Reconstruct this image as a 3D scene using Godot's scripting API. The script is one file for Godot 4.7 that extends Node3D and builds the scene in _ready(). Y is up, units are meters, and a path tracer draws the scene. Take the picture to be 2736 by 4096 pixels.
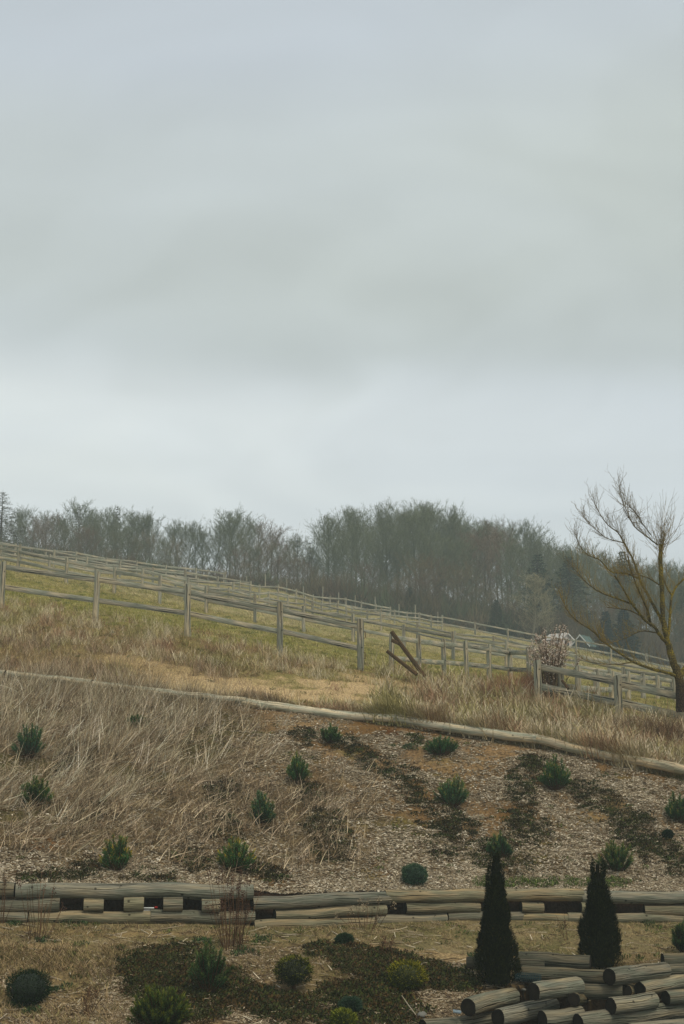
extends Node3D
# A terraced bank with log walls, paddock fences, a wood on the crest, overcast sky.
# Camera: eye at the origin, looking along -Z and up by PITCH.

const F := 5688.0
const PITCH := 0.17263
const TAU_ := 6.28318530718

var taken := {}
var M := {}
var rng := RandomNumberGenerator.new()
var nz := FastNoiseLite.new()
var nz2 := FastNoiseLite.new()
var nz3 := FastNoiseLite.new()

# ------------------------------------------------------------------ mesh builder
class MB:
	var v := PackedVector3Array()
	var n := PackedVector3Array()
	var uv := PackedVector2Array()
	var c := PackedColorArray()
	var ix := PackedInt32Array()

	func tri(a: Vector3, b: Vector3, d: Vector3, col: Color) -> void:
		var nn := (b - a).cross(d - a).normalized()
		if nn.y < 0.0:
			nn = -nn
		var k := v.size()
		v.append(a); v.append(b); v.append(d)
		for i in 3:
			n.append(nn); c.append(col); uv.append(Vector2.ZERO)
		if (b - a).cross(d - a).dot(nn) > 0.0:
			ix.append(k); ix.append(k + 2); ix.append(k + 1)
		else:
			ix.append(k); ix.append(k + 1); ix.append(k + 2)

	func quad(a: Vector3, b: Vector3, d: Vector3, e: Vector3, nn: Vector3, col: Color, u0 := 0.0, u1 := 1.0, v0 := 0.0, v1 := 1.0) -> void:
		var k := v.size()
		v.append(a); v.append(b); v.append(d); v.append(e)
		for i in 4:
			n.append(nn); c.append(col)
		uv.append(Vector2(u0, v0)); uv.append(Vector2(u1, v0)); uv.append(Vector2(u1, v1)); uv.append(Vector2(u0, v1))
		if (b - a).cross(d - a).dot(nn) > 0.0:
			for i in [0, 2, 1, 0, 3, 2]: ix.append(k + i)
		else:
			for i in [0, 1, 2, 0, 2, 3]: ix.append(k + i)

	# leaf-like blade: diamond from base along dir
	func leaf(p: Vector3, dir: Vector3, side: Vector3, l: float, w: float, col: Color) -> void:
		var a := p + dir * l * 0.45 + side * w * 0.5
		var b := p + dir * l * 0.45 - side * w * 0.5
		var t := p + dir * l
		tri(p, a, t, col)
		tri(p, t, b, col)

	func blade(p: Vector3, dir: Vector3, side: Vector3, l: float, w: float, col: Color) -> void:
		tri(p - side * w * 0.5, p + side * w * 0.5, p + dir * l, col)

	# curved ribbon through points
	func ribbon(pts: Array, side: Vector3, w0: float, w1: float, col: Color) -> void:
		var m := pts.size()
		for i in m - 1:
			var wa: float = lerpf(w0, w1, float(i) / (m - 1)) * 0.5
			var wb: float = lerpf(w0, w1, float(i + 1) / (m - 1)) * 0.5
			var a: Vector3 = pts[i]
			var b: Vector3 = pts[i + 1]
			var nn := (b - a).cross(side).normalized()
			quad(a - side * wa, a + side * wa, b + side * wb, b - side * wb, nn, col)

	func tube(pts: Array, rad: Array, sides: int, cols: Array, vlen := 1.0, closed := true) -> void:
		var m := pts.size()
		var k0 := v.size()
		var side := Vector3.RIGHT
		var run := 0.0
		for i in m:
			var p: Vector3 = pts[i]
			var d: Vector3
			if i == 0: d = pts[1] - pts[0]
			elif i == m - 1: d = pts[m - 1] - pts[m - 2]
			else: d = pts[i + 1] - pts[i - 1]
			d = d.normalized()
			if i == 0:
				side = d.cross(Vector3(0.31, 0.2, 0.93)).normalized()
			else:
				side = (side - d * side.dot(d)).normalized()
				run += (pts[i] - pts[i - 1]).length()
			var up := d.cross(side)
			var r: float = rad[i]
			var col: Color = cols[i] if cols.size() > 1 else cols[0]
			for s in sides + 1:
				var a := TAU * s / sides
				var o := side * cos(a) + up * sin(a)
				v.append(p + o * r)
				n.append(o)
				c.append(col)
				uv.append(Vector2(run / vlen, float(s) / sides))
		for i in m - 1:
			for s in sides:
				var a0 := k0 + i * (sides + 1) + s
				var b0 := a0 + sides + 1
				for q in [a0, a0 + 1, b0, a0 + 1, b0 + 1, b0]: ix.append(q)

	func arrays() -> Array:
		for i in range(0, ix.size(), 3):          # wind every face to agree with its normals
			var p := ix[i]
			var q := ix[i + 1]
			var r := ix[i + 2]
			if (v[q] - v[p]).cross(v[r] - v[p]).dot(n[p] + n[q] + n[r]) > 0.0:
				ix[i + 1] = r
				ix[i + 2] = q
		var a := []
		a.resize(Mesh.ARRAY_MAX)
		a[Mesh.ARRAY_VERTEX] = v
		a[Mesh.ARRAY_NORMAL] = n
		a[Mesh.ARRAY_TEX_UV] = uv
		a[Mesh.ARRAY_COLOR] = c
		a[Mesh.ARRAY_INDEX] = ix
		return a

	func mesh(mat: Material) -> ArrayMesh:
		var m := ArrayMesh.new()
		m.add_surface_from_arrays(Mesh.PRIMITIVE_TRIANGLES, arrays())
		m.surface_set_material(0, mat)
		return m

# ------------------------------------------------------------------ scene tree helpers
func numbered(nm: String) -> String:
	var k: int = taken.get(nm, -1) + 1
	taken[nm] = k
	return nm if k == 0 else "%s_%03d" % [nm, k]

func meta(o: Node, label: String, category: String, group := "", kind := "") -> void:
	if label: o.set_meta("label", label)
	if category: o.set_meta("category", category)
	if group: o.set_meta("group", group)
	if kind: o.set_meta("kind", kind)

func thing(nm: String, label: String, category: String, at := Vector3.ZERO, group := "") -> Node3D:
	var o := Node3D.new()
	o.name = numbered(nm)
	add_child(o)
	o.position = at
	meta(o, label, category, group)
	return o

func part(nm: String, mesh: Mesh, parent: Node3D, xf := Transform3D(), mat: Material = null) -> MeshInstance3D:
	var o := MeshInstance3D.new()
	o.name = nm
	o.mesh = mesh
	o.transform = xf
	if mat: o.material_override = mat
	parent.add_child(o, true)
	return o

func copy_of(src: Node3D, at: Vector3, turn: float, sc: Vector3, label: String, group: String) -> Node3D:
	var o: Node3D = src.duplicate()
	o.name = numbered(String(src.name).rstrip("0123456789").trim_suffix("_"))
	add_child(o)
	o.position = at
	o.basis = Basis(Vector3.UP, turn).scaled_local(sc)
	if label: o.set_meta("label", label)
	if group: o.set_meta("group", group)
	return o

func stuff(nm: String, mesh: Mesh, xfs: Array, cols: Array, label: String, category: String) -> void:
	if xfs.is_empty():
		return
	var mm := MultiMesh.new()
	mm.transform_format = MultiMesh.TRANSFORM_3D
	mm.use_colors = true
	mm.mesh = mesh
	mm.instance_count = xfs.size()
	for i in xfs.size():
		mm.set_instance_transform(i, xfs[i])
		mm.set_instance_color(i, cols[i])
	var o := MultiMeshInstance3D.new()
	o.name = numbered(nm)
	o.multimesh = mm
	meta(o, label, category, "", "stuff")
	add_child(o)

func sr(r: float, g: float, b: float) -> Color:
	return Color(r / 255.0, g / 255.0, b / 255.0)

func vary(c: Color, k: float) -> Color:
	var f := 1.0 + rng.randf_range(-k, k)
	return Color(clampf(c.r * f + rng.randf_range(-k, k) * 0.06, 0, 1), clampf(c.g * f, 0, 1), clampf(c.b * f + rng.randf_range(-k, k) * 0.06, 0, 1))

func rnd(a: float, b: float) -> float:
	return rng.randf_range(a, b)

func rdir() -> Vector3:
	var z := rnd(-1, 1)
	var a := rnd(0, TAU)
	var r := sqrt(1.0 - z * z)
	return Vector3(r * cos(a), z, r * sin(a))

# ------------------------------------------------------------------ survey: sight lines of the photograph
func ray(sx: float, sy: float) -> Vector3:       # direction with z = -1
	var dx := (sx - 1368.0) / F
	var dy := -(sy - 2048.0) / F
	var y := dy * cos(PITCH) + sin(PITCH)
	var z := cos(PITCH) - dy * sin(PITCH)
	return Vector3(dx / z, y / z, -1.0)

func P(sx: float, sy: float, d: float) -> Vector3:
	return ray(sx, sy) * d

# ------------------------------------------------------------------ terrain
const NU := 361
const UMAX := 0.46
var KD := []          # per curve PackedFloat32Array of distances over u
var KH := []

func curve(pts: Array) -> void:     # [sx, sy, D]
	var us := []
	var ds := []
	var hs := []
	for p in pts:
		var w := P(p[0], p[1], p[2])
		us.append(w.x / p[2]); ds.append(float(p[2])); hs.append(w.y)
	var dd := PackedFloat32Array()
	var hh := PackedFloat32Array()
	for i in NU:
		var u := lerpf(-UMAX, UMAX, float(i) / (NU - 1))
		var k := 0
		while k < us.size() - 2 and u > us[k + 1]: k += 1
		var t := clampf((u - us[k]) / (us[k + 1] - us[k]), -0.6, 1.6)
		dd.append(lerpf(ds[k], ds[k + 1], t)); hh.append(lerpf(hs[k], hs[k + 1], t))
	var d2 := PackedFloat32Array()
	var h2 := PackedFloat32Array()
	for i in NU:                      # soften the corners between stations
		var a := 0.0
		var b := 0.0
		var cnt := 0.0
		for j in range(maxi(0, i - 7), mini(NU, i + 8)):
			a += dd[j]; b += hh[j]; cnt += 1
		d2.append(a / cnt); h2.append(b / cnt)
	KD.append(d2); KH.append(h2)

func shift_curve(src: int, dd: float, dh: float) -> void:
	var a: PackedFloat32Array = KD[src].duplicate()
	var b: PackedFloat32Array = KH[src].duplicate()
	for i in NU:
		a[i] += dd; b[i] += dh
	KD.append(a); KH.append(b)

func build_curves() -> void:
	var flat := []
	for s in [-1200, 1368, 3900]: flat.append([s, 4700, 6.0])
	curve(flat)                                                                                                                    # 0
	KD[0].fill(5.0); KH[0].fill(-6.4)
	curve([[-700, 4125, 23], [0, 4135, 23.3], [684, 4140, 23.5], [1368, 4135, 24.2], [1780, 4120, 24.6], [1990, 4260, 25.8], [2400, 4300, 26.5], [2736, 4260, 26.7], [3436, 4260, 27]])     # 1 toe
	curve([[-700, 4020, 24.4], [0, 4030, 24.6], [684, 4020, 24.8], [1368, 4010, 25.0], [1780, 4010, 25.3], [1990, 3945, 26.0], [2400, 3925, 26.65], [2736, 3862, 26.95], [3436, 3850, 27.3]])  # 2 lip
	curve([[-700, 3800, 26.8], [0, 3800, 27], [684, 3788, 27.1], [1368, 3785, 27.7], [1800, 3850, 27.2], [2100, 3868, 27.2], [2400, 3866, 27.3], [2736, 3835, 27.7], [3436, 3830, 28]])        # 3 terrace
	curve([[-700, 3690, 28.4], [0, 3693, 28.7], [684, 3698, 29.2], [1000, 3706, 29.5], [1100, 3716, 29.9], [1368, 3700, 30.5], [1800, 3682, 31.2], [2100, 3682, 31.6], [2400, 3690, 31.9], [2736, 3694, 32], [3436, 3705, 32]])   # 4 wall foot
	shift_curve(4, 0.36, 0.01)                                                                                                    # 5
	curve([[-700, 3535, 28.95], [0, 3538, 29.2], [684, 3542, 29.7], [990, 3548, 30.0], [1060, 3578, 30.35], [1368, 3568, 30.97], [1800, 3557, 31.65], [2100, 3557, 32.05], [2400, 3564, 32.35], [2736, 3568, 32.45], [3436, 3580, 32.45]])  # 6 wall top
	curve([[-700, 2622, 46.5], [0, 2714, 45], [684, 2798, 43.8], [1000, 2826, 43], [1368, 2870, 42], [1582, 2902, 41.5], [1800, 2936, 41], [2148, 2992, 40], [2400, 3046, 39.3], [2700, 3110, 38.6], [3436, 3284, 37]])  # 7 edging log
	shift_curve(7, 0.4, 0.16)                                                                                                     # 8
	curve([[-700, 2310, 56], [0, 2432, 54], [684, 2530, 52], [1000, 2593, 51.3], [1440, 2686, 50.2], [1800, 2745, 49.6], [2157, 2795, 47.5], [2478, 2855, 46.5], [2736, 2905, 45.5], [3436, 3060, 44]])  # 9 fence
	curve([[-700, 2140, 92], [0, 2275, 92], [684, 2418, 92], [1000, 2483, 92], [1368, 2556, 92], [1800, 2632, 92], [2100, 2684, 92], [2400, 2732, 92], [2736, 2785, 92], [3436, 2900, 92]])           # 10
	curve([[-700, 2110, 170], [0, 2213, 170], [684, 2312, 170], [1050, 2348, 170], [1368, 2424, 170], [1800, 2506, 170], [2100, 2560, 170], [2400, 2612, 170], [2736, 2682, 170], [3436, 2800, 170]])  # 11 crest
	curve([[-700, 2480, 270], [0, 2500, 270], [1050, 2540, 270], [1368, 2470, 270], [1800, 2470, 270], [2400, 2560, 270], [2736, 2600, 270], [3436, 2680, 270]])                                     # 12
	curve([[-700, 2700, 900], [1368, 2800, 900], [3436, 2850, 900]])                                                              # 13

# returns (height without bumps, zone number)
func base_hz(x: float, d: float) -> Vector2:
	var u := clampf(x / d, -UMAX, UMAX)
	var fi := (u + UMAX) / (2.0 * UMAX) * (NU - 1)
	var i := mini(int(fi), NU - 2)
	var t := fi - i
	var pd := 0.0
	var ph := 0.0
	for k in KD.size():
		var cd := lerpf(KD[k][i], KD[k][i + 1], t)
		var ch := lerpf(KH[k][i], KH[k][i + 1], t)
		if d < cd:
			if k == 0: return Vector2(ch, 0.0)
			var f := (d - pd) / maxf(cd - pd, 0.0001)
			return Vector2(lerpf(ph, ch, f), k - 1 + f)
		pd = cd
		ph = ch
	return Vector2(ph, 13.0)

func bump(x: float, d: float, s: float) -> float:
	var a := 0.035
	var b := 0.02
	if s > 6.05 and s < 7.0:
		var e := minf((s - 6.05) / 0.12, (6.97 - s) / 0.25)
		a = lerpf(0.02, 0.21, clampf(e, 0, 1)); b = lerpf(0.01, 0.075, clampf(e, 0, 1))
	elif s >= 7.0 and s < 9.0: a = 0.07; b = 0.03
	elif s >= 9.0: a = minf(0.07 + (s - 9.0) * 0.25, 0.3); b = 0.04
	elif s >= 4.0: a = 0.01; b = 0.005
	return a * nz.get_noise_2d(x * 1.0, d * 1.0) * 1.4 + b * nz2.get_noise_2d(x, d) * 1.4

func gh(x: float, d: float) -> float:
	var r := base_hz(x, d)
	return r.x + bump(x, d, r.y)

func on(x: float, d: float, dy := 0.0) -> Vector3:
	return Vector3(x, gh(x, d) + dy, -d)

func gp(sx: float, sy: float, from := 19.0) -> Vector3:      # where a sight line meets the ground
	var r := ray(sx, sy)
	var d := from
	var prev := from
	while d < 600.0:
		if r.y * d < gh(r.x * d, d):
			var a := prev
			var b := d
			for i in 14:
				var m := (a + b) * 0.5
				if r.y * m < gh(r.x * m, m): b = m
				else: a = m
			return Vector3(r.x * b, gh(r.x * b, b), -b)
		prev = d
		d += maxf(0.12, d * 0.004)
	return r * 200.0

func curve_d(k: int, sx: float, sy: float) -> float:
	var u := ray(sx, sy).x
	var fi := clampf((u + UMAX) / (2.0 * UMAX), 0, 1) * (NU - 1)
	var i := mini(int(fi), NU - 2)
	return lerpf(KD[k][i], KD[k][i + 1], fi - i)

func zone_point(k: float, u: float) -> Vector3:       # ground at zone number k, bearing u
	var i := int(k)
	var f := k - i
	var fi := clampf((u + UMAX) / (2.0 * UMAX), 0, 1) * (NU - 1)
	var j := mini(int(fi), NU - 2)
	var d := lerpf(lerpf(KD[i][j], KD[i][j + 1], fi - j), lerpf(KD[i + 1][j], KD[i + 1][j + 1], fi - j), f)
	return on(u * d, d)

var patches := []     # [x, d, rx, rd, colour, weight]
func patch(sx: float, sy: float, rx: float, rd: float, col: Color, wgt: float) -> void:
	var p := gp(sx, sy)
	patches.append([p.x, -p.z, rx, rd, col, wgt])

func sxu(u: float) -> float:
	return 1368.0 + u * 5600.0

# shares of the covers on the bank; f = 0 at the wall, 1 at the edging log
func tall_share(sx: float, f: float) -> float:
	var w := nz3.get_noise_2d(sx * 0.02, f * 9.0) * 0.16
	var edge := lerpf(420.0, 1130.0, clampf((f - 0.12) / 0.5, 0, 1)) - maxf(0.0, f - 0.85) * 300.0
	return clampf((edge + w * 900.0 - sx) / 230.0, 0, 1) * clampf((f - 0.1 + w) / 0.2, 0, 1)

func flat_share(sx: float, f: float) -> float:
	var w := nz3.get_noise_2d(sx * 0.02 + 40.0, f * 9.0) * 0.2
	var g := clampf((1560.0 + w * 900.0 - sx) / 280.0, 0, 1) * clampf((0.62 + w - f + maxf(0.0, 1000.0 - sx) * 0.001) / 0.14, 0, 1) * clampf((f - 0.04 + w * 0.5) / 0.12, 0, 1)
	return g * clampf((sx + 300.0 - (0.35 - f) * 1200.0) / 200.0, 0.25, 1)

func chip_share(x: float, d: float, sx: float, f: float) -> float:
	var g := 0.5 + 1.1 * nz.get_noise_2d(x * 1.7 + 90.0, d * 1.7) + 0.25 * nz2.get_noise_2d(x, d)
	g -= clampf((f - 0.8) / 0.2, 0, 1) * 0.35
	g += clampf((0.3 - f) / 0.3, 0, 1) * 0.55
	if sx > 2050: g += 0.22
	return clampf(g, 0.04, 1) * (1.0 - 0.85 * tall_share(sx, f)) * (1.0 - 0.4 * flat_share(sx, f))

# ------------------------------------------------------------------ textures and materials
func tex_of(im: Image) -> ImageTexture:
	return ImageTexture.create_from_image(im)

func wood_maps(sd: int, warm: float, cracks: int, bright: float) -> Array:
	var w := 768
	var h := 192
	var r := RandomNumberGenerator.new()
	r.seed = sd
	var a := FastNoiseLite.new()
	a.seed = sd; a.frequency = 1.0; a.fractal_octaves = 3
	var b := FastNoiseLite.new()
	b.seed = sd + 7; b.frequency = 1.0; b.fractal_octaves = 2
	var crack := []
	for i in cracks:
		crack.append([r.randf(), r.randf(), r.randf_range(0.06, 0.3), r.randf_range(0.004, 0.010), r.randf() * 9.0])
	var knots := []
	for i in 7: knots.append([r.randf(), r.randf(), r.randf_range(0.006, 0.013)])
	var im := Image.create(w, h, false, Image.FORMAT_RGB8)
	var hm := Image.create(w, h, false, Image.FORMAT_RGB8)
	for y in h:
		var th := TAU * y / h
		var cy := cos(th)
		var sy := sin(th)
		for x in w:
			var fx := float(x) / w
			var g := a.get_noise_3d(fx * 9.0, cy * 7.5, sy * 7.5)          # fibre
			var l := b.get_noise_3d(fx * 3.5, cy * 0.9, sy * 0.9)          # patches
			if fx > 0.9:
				var t := (fx - 0.9) / 0.1
				g = lerpf(g, a.get_noise_3d((fx - 1.0) * 9.0, cy * 7.5, sy * 7.5), t)
				l = lerpf(l, b.get_noise_3d((fx - 1.0) * 3.5, cy * 0.9, sy * 0.9), t)
			var hgt := 0.62 + g * 0.45
			var val := 0.46 + g * 0.13 + l * 0.09
			var fy := float(y) / h
			for cr in crack:
				var du := absf(fx - cr[0])
				du = minf(du, 1.0 - du)
				if du < cr[2]:
					var yy: float = cr[1] + 0.006 * sin(fx * 21.0 + cr[4]) + 0.004 * sin(fx * 57.0 + cr[4] * 2.0)
					var dv := absf(fy - yy)
					dv = minf(dv, 1.0 - dv)
					var wd: float = cr[3] * (1.0 - du / cr[2])
					if dv < wd * 2.0:
						var q := clampf(1.6 - dv / wd, 0, 1)
						val *= 1.0 - 0.7 * q
						hgt *= 1.0 - 0.8 * q
			for k in knots:
				var dx: float = (fx - k[0]) * 4.8
				var dy: float = (fy - k[1]) * 1.0
				var q2: float = sqrt(dx * dx + dy * dy) / (k[2] * 3.2)
				if q2 < 1.0:
					val *= lerpf(0.5, 1.0, smoothstep(0.4, 1.0, q2)); hgt = lerpf(hgt, 0.8, 1.0 - q2)
			val = clampf(val * bright, 0.03, 0.95)
			var wm := clampf(warm + l * 0.45, 0.0, 1.0)
			var gr := clampf(-l * 0.4, 0, 0.12)
			var col := Color(val, val * lerpf(0.975, 0.86, wm), val * lerpf(0.90, 0.62, wm))
			col = Color(col.r * (1.0 - gr * 0.35), col.g, col.b * (1.0 - gr * 0.08))
			im.set_pixel(x, y, col)
			hm.set_pixel(x, y, Color(hgt, hgt, hgt))
	hm.bump_map_to_normal_map(5.0)
	return [tex_of(im), tex_of(hm)]

func end_grain() -> Image:
	var s := 128
	var im := Image.create(s, s, false, Image.FORMAT_RGB8)
	for y in s:
		for x in s:
			var dx := (x - 60.0) / s
			var dy := (y - 66.0) / s
			var r := sqrt(dx * dx + dy * dy)
			var a := atan2(dy, dx)
			var ring := 0.5 + 0.5 * sin(r * 150.0 + nz.get_noise_2d(x * 0.4, y * 0.4) * 6.0)
			var v := 0.13 + 0.045 * ring + 0.06 * nz2.get_noise_2d(x * 0.2, y * 0.2)
			if absf(wrapf(a - 0.7, -PI, PI)) < 0.05 or absf(wrapf(a + 1.9, -PI, PI)) < 0.04 or absf(wrapf(a - 2.6, -PI, PI)) < 0.03: v *= 0.45
			v *= lerpf(1.1, 0.75, clampf(r * 2.0, 0, 1))
			im.set_pixel(x, y, Color(v, v * 0.88, v * 0.74))
	return im

func ground_maps() -> Array:
	var s := 512
	var a := FastNoiseLite.new()
	a.seed = 5; a.frequency = 0.035; a.fractal_octaves = 5; a.fractal_gain = 0.65
	var im := a.get_seamless_image(s, s)
	var b := FastNoiseLite.new()
	b.seed = 9; b.noise_type = FastNoiseLite.TYPE_CELLULAR; b.frequency = 0.06
	var ib := b.get_seamless_image(s, s)
	var out := Image.create(s, s, false, Image.FORMAT_RGB8)
	var hm := Image.create(s, s, false, Image.FORMAT_RGB8)
	for y in s:
		for x in s:
			var g := im.get_pixel(x, y).r
			var k := ib.get_pixel(x, y).r
			var v := clampf(0.84 + (g - 0.5) * 0.75 + (k - 0.5) * 0.22, 0.3, 1.0)
			out.set_pixel(x, y, Color(v, v * (0.985 + (g - 0.5) * 0.05), v * 0.97))
			var hh := clampf(g * 0.7 + k * 0.3, 0, 1)
			hm.set_pixel(x, y, Color(hh, hh, hh))
	hm.bump_map_to_normal_map(4.0)
	return [tex_of(out), tex_of(hm)]

func vmat(rough := 0.9, spec := 0.25) -> StandardMaterial3D:
	var m := StandardMaterial3D.new()
	m.vertex_color_use_as_albedo = true
	m.vertex_color_is_srgb = true
	m.roughness = rough
	m.metallic_specular = spec
	m.cull_mode = BaseMaterial3D.CULL_DISABLED
	return m

func leafmat(back: Color) -> StandardMaterial3D:
	var m := vmat(0.75, 0.25)
	m.backlight_enabled = true
	m.backlight = back
	return m

func make_materials() -> void:
	M.plain = vmat()
	M.grass = vmat(0.95, 0.12)
	M.needle = vmat(0.95, 0.08)
	M.leaf = leafmat(sr(40, 46, 20))
	M.bark = vmat(1.0, 0.08)
	var sets := [wood_maps(11, 0.02, 26, 1.4), wood_maps(23, 0.14, 20, 1.42), wood_maps(37, 0.0, 30, 1.28), wood_maps(51, 0.04, 22, 1.75)]
	M.wood = []
	for s in sets:
		var m := vmat(0.9, 0.2)
		m.albedo_texture = s[0]
		m.normal_enabled = true
		m.normal_texture = s[1]
		m.normal_scale = 1.0
		M.wood.append(m)
	var e := vmat(0.95, 0.15)
	e.albedo_texture = tex_of(end_grain())
	M.endgrain = e
	var gm := ground_maps()
	var g := vmat(1.0, 0.1)
	g.albedo_texture = gm[0]
	g.normal_enabled = true
	g.normal_texture = gm[1]
	g.normal_scale = 1.0
	g.uv1_triplanar = true
	g.uv1_world_triplanar = true
	g.uv1_scale = Vector3(0.62, 0.62, 0.62)
	M.ground = g
	var li := vmat(1.0, 0.08)
	var mott := FastNoiseLite.new()
	mott.seed = 61; mott.frequency = 0.045; mott.fractal_octaves = 4
	var mi := mott.get_seamless_image(256, 256)
	var mo := Image.create(256, 256, false, Image.FORMAT_RGB8)
	for y in 256:
		for x in 256:
			var q := smoothstep(0.38, 0.62, mi.get_pixel(x, y).r)
			mo.set_pixel(x, y, Color(lerpf(0.52, 1.0, q), lerpf(0.5, 1.0, q), lerpf(0.7, 1.0, q)))
	li.albedo_texture = tex_of(mo)
	li.uv1_triplanar = true
	li.uv1_scale = Vector3(1.6, 1.6, 1.6)
	M.lichen = li
	M.dark_wood = M.wood[0].duplicate()
	M.dark_wood.albedo_color = sr(150, 122, 100)
	var st := StandardMaterial3D.new()
	st.albedo_color = sr(92, 66, 48); st.roughness = 0.7; st.metallic = 0.6
	M.rust = st

# ------------------------------------------------------------------ sky
func sky_picture() -> Image:
	var w := 1024
	var h := 512
	var im := Image.create(w, h, false, Image.FORMAT_RGBF)
	var a := FastNoiseLite.new()
	a.seed = 4; a.frequency = 1.0; a.fractal_octaves = 3; a.fractal_gain = 0.45
	var b := FastNoiseLite.new()
	b.seed = 14; b.frequency = 1.0; b.fractal_octaves = 5; b.fractal_gain = 0.55
	var warm := Color(0.545, 0.595, 0.570)
	var cool := Color(0.545, 0.604, 0.672)
	var pale := Color(0.785, 0.838, 0.845)
	for y in h:
		var el := (0.5 - (y + 0.5) / h) * PI
		var sy := sin(el)
		for x in w:
			var az := TAU * (x + 0.5) / w
			var dx := sin(az) * cos(el)
			var dz := -cos(az) * cos(el)
			# cloud deck: look the noise up on a plane high above
			var k := 1.0 / (maxf(sy, 0.0) + 0.2)
			var px := dx * k
			var pz := dz * k
			var w1 := a.get_noise_3d(px * 0.9 + 4.0, pz * 0.9, 2.0)
			var w2 := a.get_noise_3d(px * 0.9 - 6.0, pz * 0.9, 8.0)
			var n1 := a.get_noise_3d(px * 1.1 + w1 * 1.2 + 1.9, pz * 1.9 + w2 * 1.2 + 0.4, 0.0)
			var n2 := a.get_noise_3d(px * 0.55 - 7.0, pz * 0.8 + 3.0, 5.0)
			var n3 := b.get_noise_3d(px * 1.6 + w2 * 1.5, pz * 3.4 + w1 * 1.5, 1.0)
			var t := clampf(0.22 + n2 * 0.35 + n1 * 0.15 + 0.75 * smoothstep(0.40, 0.50, sy) - 1.1 * dx * smoothstep(0.3, 0.5, sy) + 0.4 * smoothstep(0.34, 0.24, sy) + 0.12, 0, 1)
			var c := warm.lerp(cool, t * 0.85)
			c = c * (0.985 + 0.035 * smoothstep(-0.12, 0.12, n1) + 0.05 * n2 + 0.085 * n3)
			# a paler bank of cloud low over the horizon, under the edge of the darker deck
			var edge := 0.245 - 0.03 * dx + 0.018 * n1 + 0.014 * w1
			var band := smoothstep(edge + 0.045, edge - 0.012, sy)
			var low := pale.lerp(cool * 1.08, clampf(0.28 + dx * 1.0 + n1 * 0.25, 0, 0.6)) * (1.0 + 0.09 * n3 - 0.06 * smoothstep(0.16, 0.06, sy))
			c = c.lerp(low, band * 0.92)
			c = c * 0.69
			if sy < 0.0:
				c = c.lerp(Color(0.12, 0.11, 0.085), smoothstep(0.0, -0.12, sy))
			im.set_pixel(x, y, Color(c.r, c.g, c.b))
	return im

# ------------------------------------------------------------------ ground
const SOIL := Color(0.56, 0.465, 0.345)

func ground_colour(x: float, d: float, s: float) -> Color:
	var u := x / d
	var sx := sxu(u)
	var n1 := nz.get_noise_2d(x * 0.8, d * 0.8)
	var n2 := nz2.get_noise_2d(x * 1.3 + 30.0, d * 1.3)
	var n3 := nz3.get_noise_2d(x * 0.7, d * 0.7)
	var c: Color
	if s < 1.5:
		c = sr(112, 92, 66).lerp(sr(128, 108, 80), clampf(0.5 + n1, 0, 1))
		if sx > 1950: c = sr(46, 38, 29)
	elif s < 3.2:
		c = sr(134, 114, 84).lerp(sr(118, 106, 72), clampf(0.4 + n1 * 1.2 + n2 * 0.4, 0, 1))
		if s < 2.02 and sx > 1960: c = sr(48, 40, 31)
	elif s < 4.9:
		c = sr(130, 117, 86).lerp(sr(110, 104, 68), clampf(0.5 + n1 * 1.4 + n2 * 0.4, 0, 1))
		c = c.lerp(sr(150, 132, 98), clampf(n3 * 1.2 + 0.1, 0, 0.8))
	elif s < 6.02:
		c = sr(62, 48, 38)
	elif s < 7.0:
		var f := s - 6.0
		c = SOIL.lerp(sr(120, 92, 58), clampf(0.5 + n1 * 1.3, 0, 1))
		c = c.lerp(sr(112, 100, 82), 0.75 * chip_share(x, d, sx, f))
		c = c.lerp(sr(98, 100, 52), clampf(n3 * 1.3 - 0.2, 0, 0.5))
		c = c.lerp(sr(122, 108, 82), clampf(flat_share(sx, f) + tall_share(sx, f), 0, 1) * 0.85)
	elif s < 9.0:
		var f2 := (s - 7.0) / 2.0
		c = sr(164, 142, 102).lerp(sr(136, 126, 80), clampf(0.45 + n1 + n2 * 0.4 + (f2 - 0.6) * 0.8, 0, 1))
		c = c.lerp(SOIL, clampf((1000.0 - sx) / 600.0, 0, 0.55) * clampf(0.6 + n3, 0, 1))
	elif s < 10.0:
		c = sr(150, 142, 82).lerp(sr(128, 126, 68), clampf(0.5 + n1 * 1.2 + n2 * 0.4, 0, 1))
		c = c.lerp(sr(158, 142, 92), clampf(n3 * 1.4 + (s - 9.45) * 0.9, 0, 0.85))
	elif s < 11.0:
		c = sr(170, 156, 112).lerp(sr(136, 134, 80), clampf(0.4 + n1 * 1.4 + n3 * 0.5, 0, 1))
		c = c.lerp(sr(104, 96, 70), smoothstep(10.85, 11.0, s))
	else:
		c = sr(88, 80, 62)
	if s > 6.0 and s < 7.0 and sx < 1300.0:      # darker, greener soil where the dead grass opens
		var gap := clampf((-0.1 - nz.get_noise_2d(x * 0.9 + 70.0, -d * 0.9)) / 0.15, 0, 1) * tall_share(sx, s - 6.0)
		c = c.lerp(sr(84, 78, 48), gap * 0.8)
	for p in patches:
		var dx: float = (x - p[0]) / p[2]
		if absf(dx) > 1.6: continue
		var dd: float = (d - p[1]) / p[3]
		var q := dx * dx + dd * dd + n1 * 0.7 + n2 * 0.35
		if q < 1.0:
			c = c.lerp(p[4], p[5] * smoothstep(1.0, 0.45, q))
	return c

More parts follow.
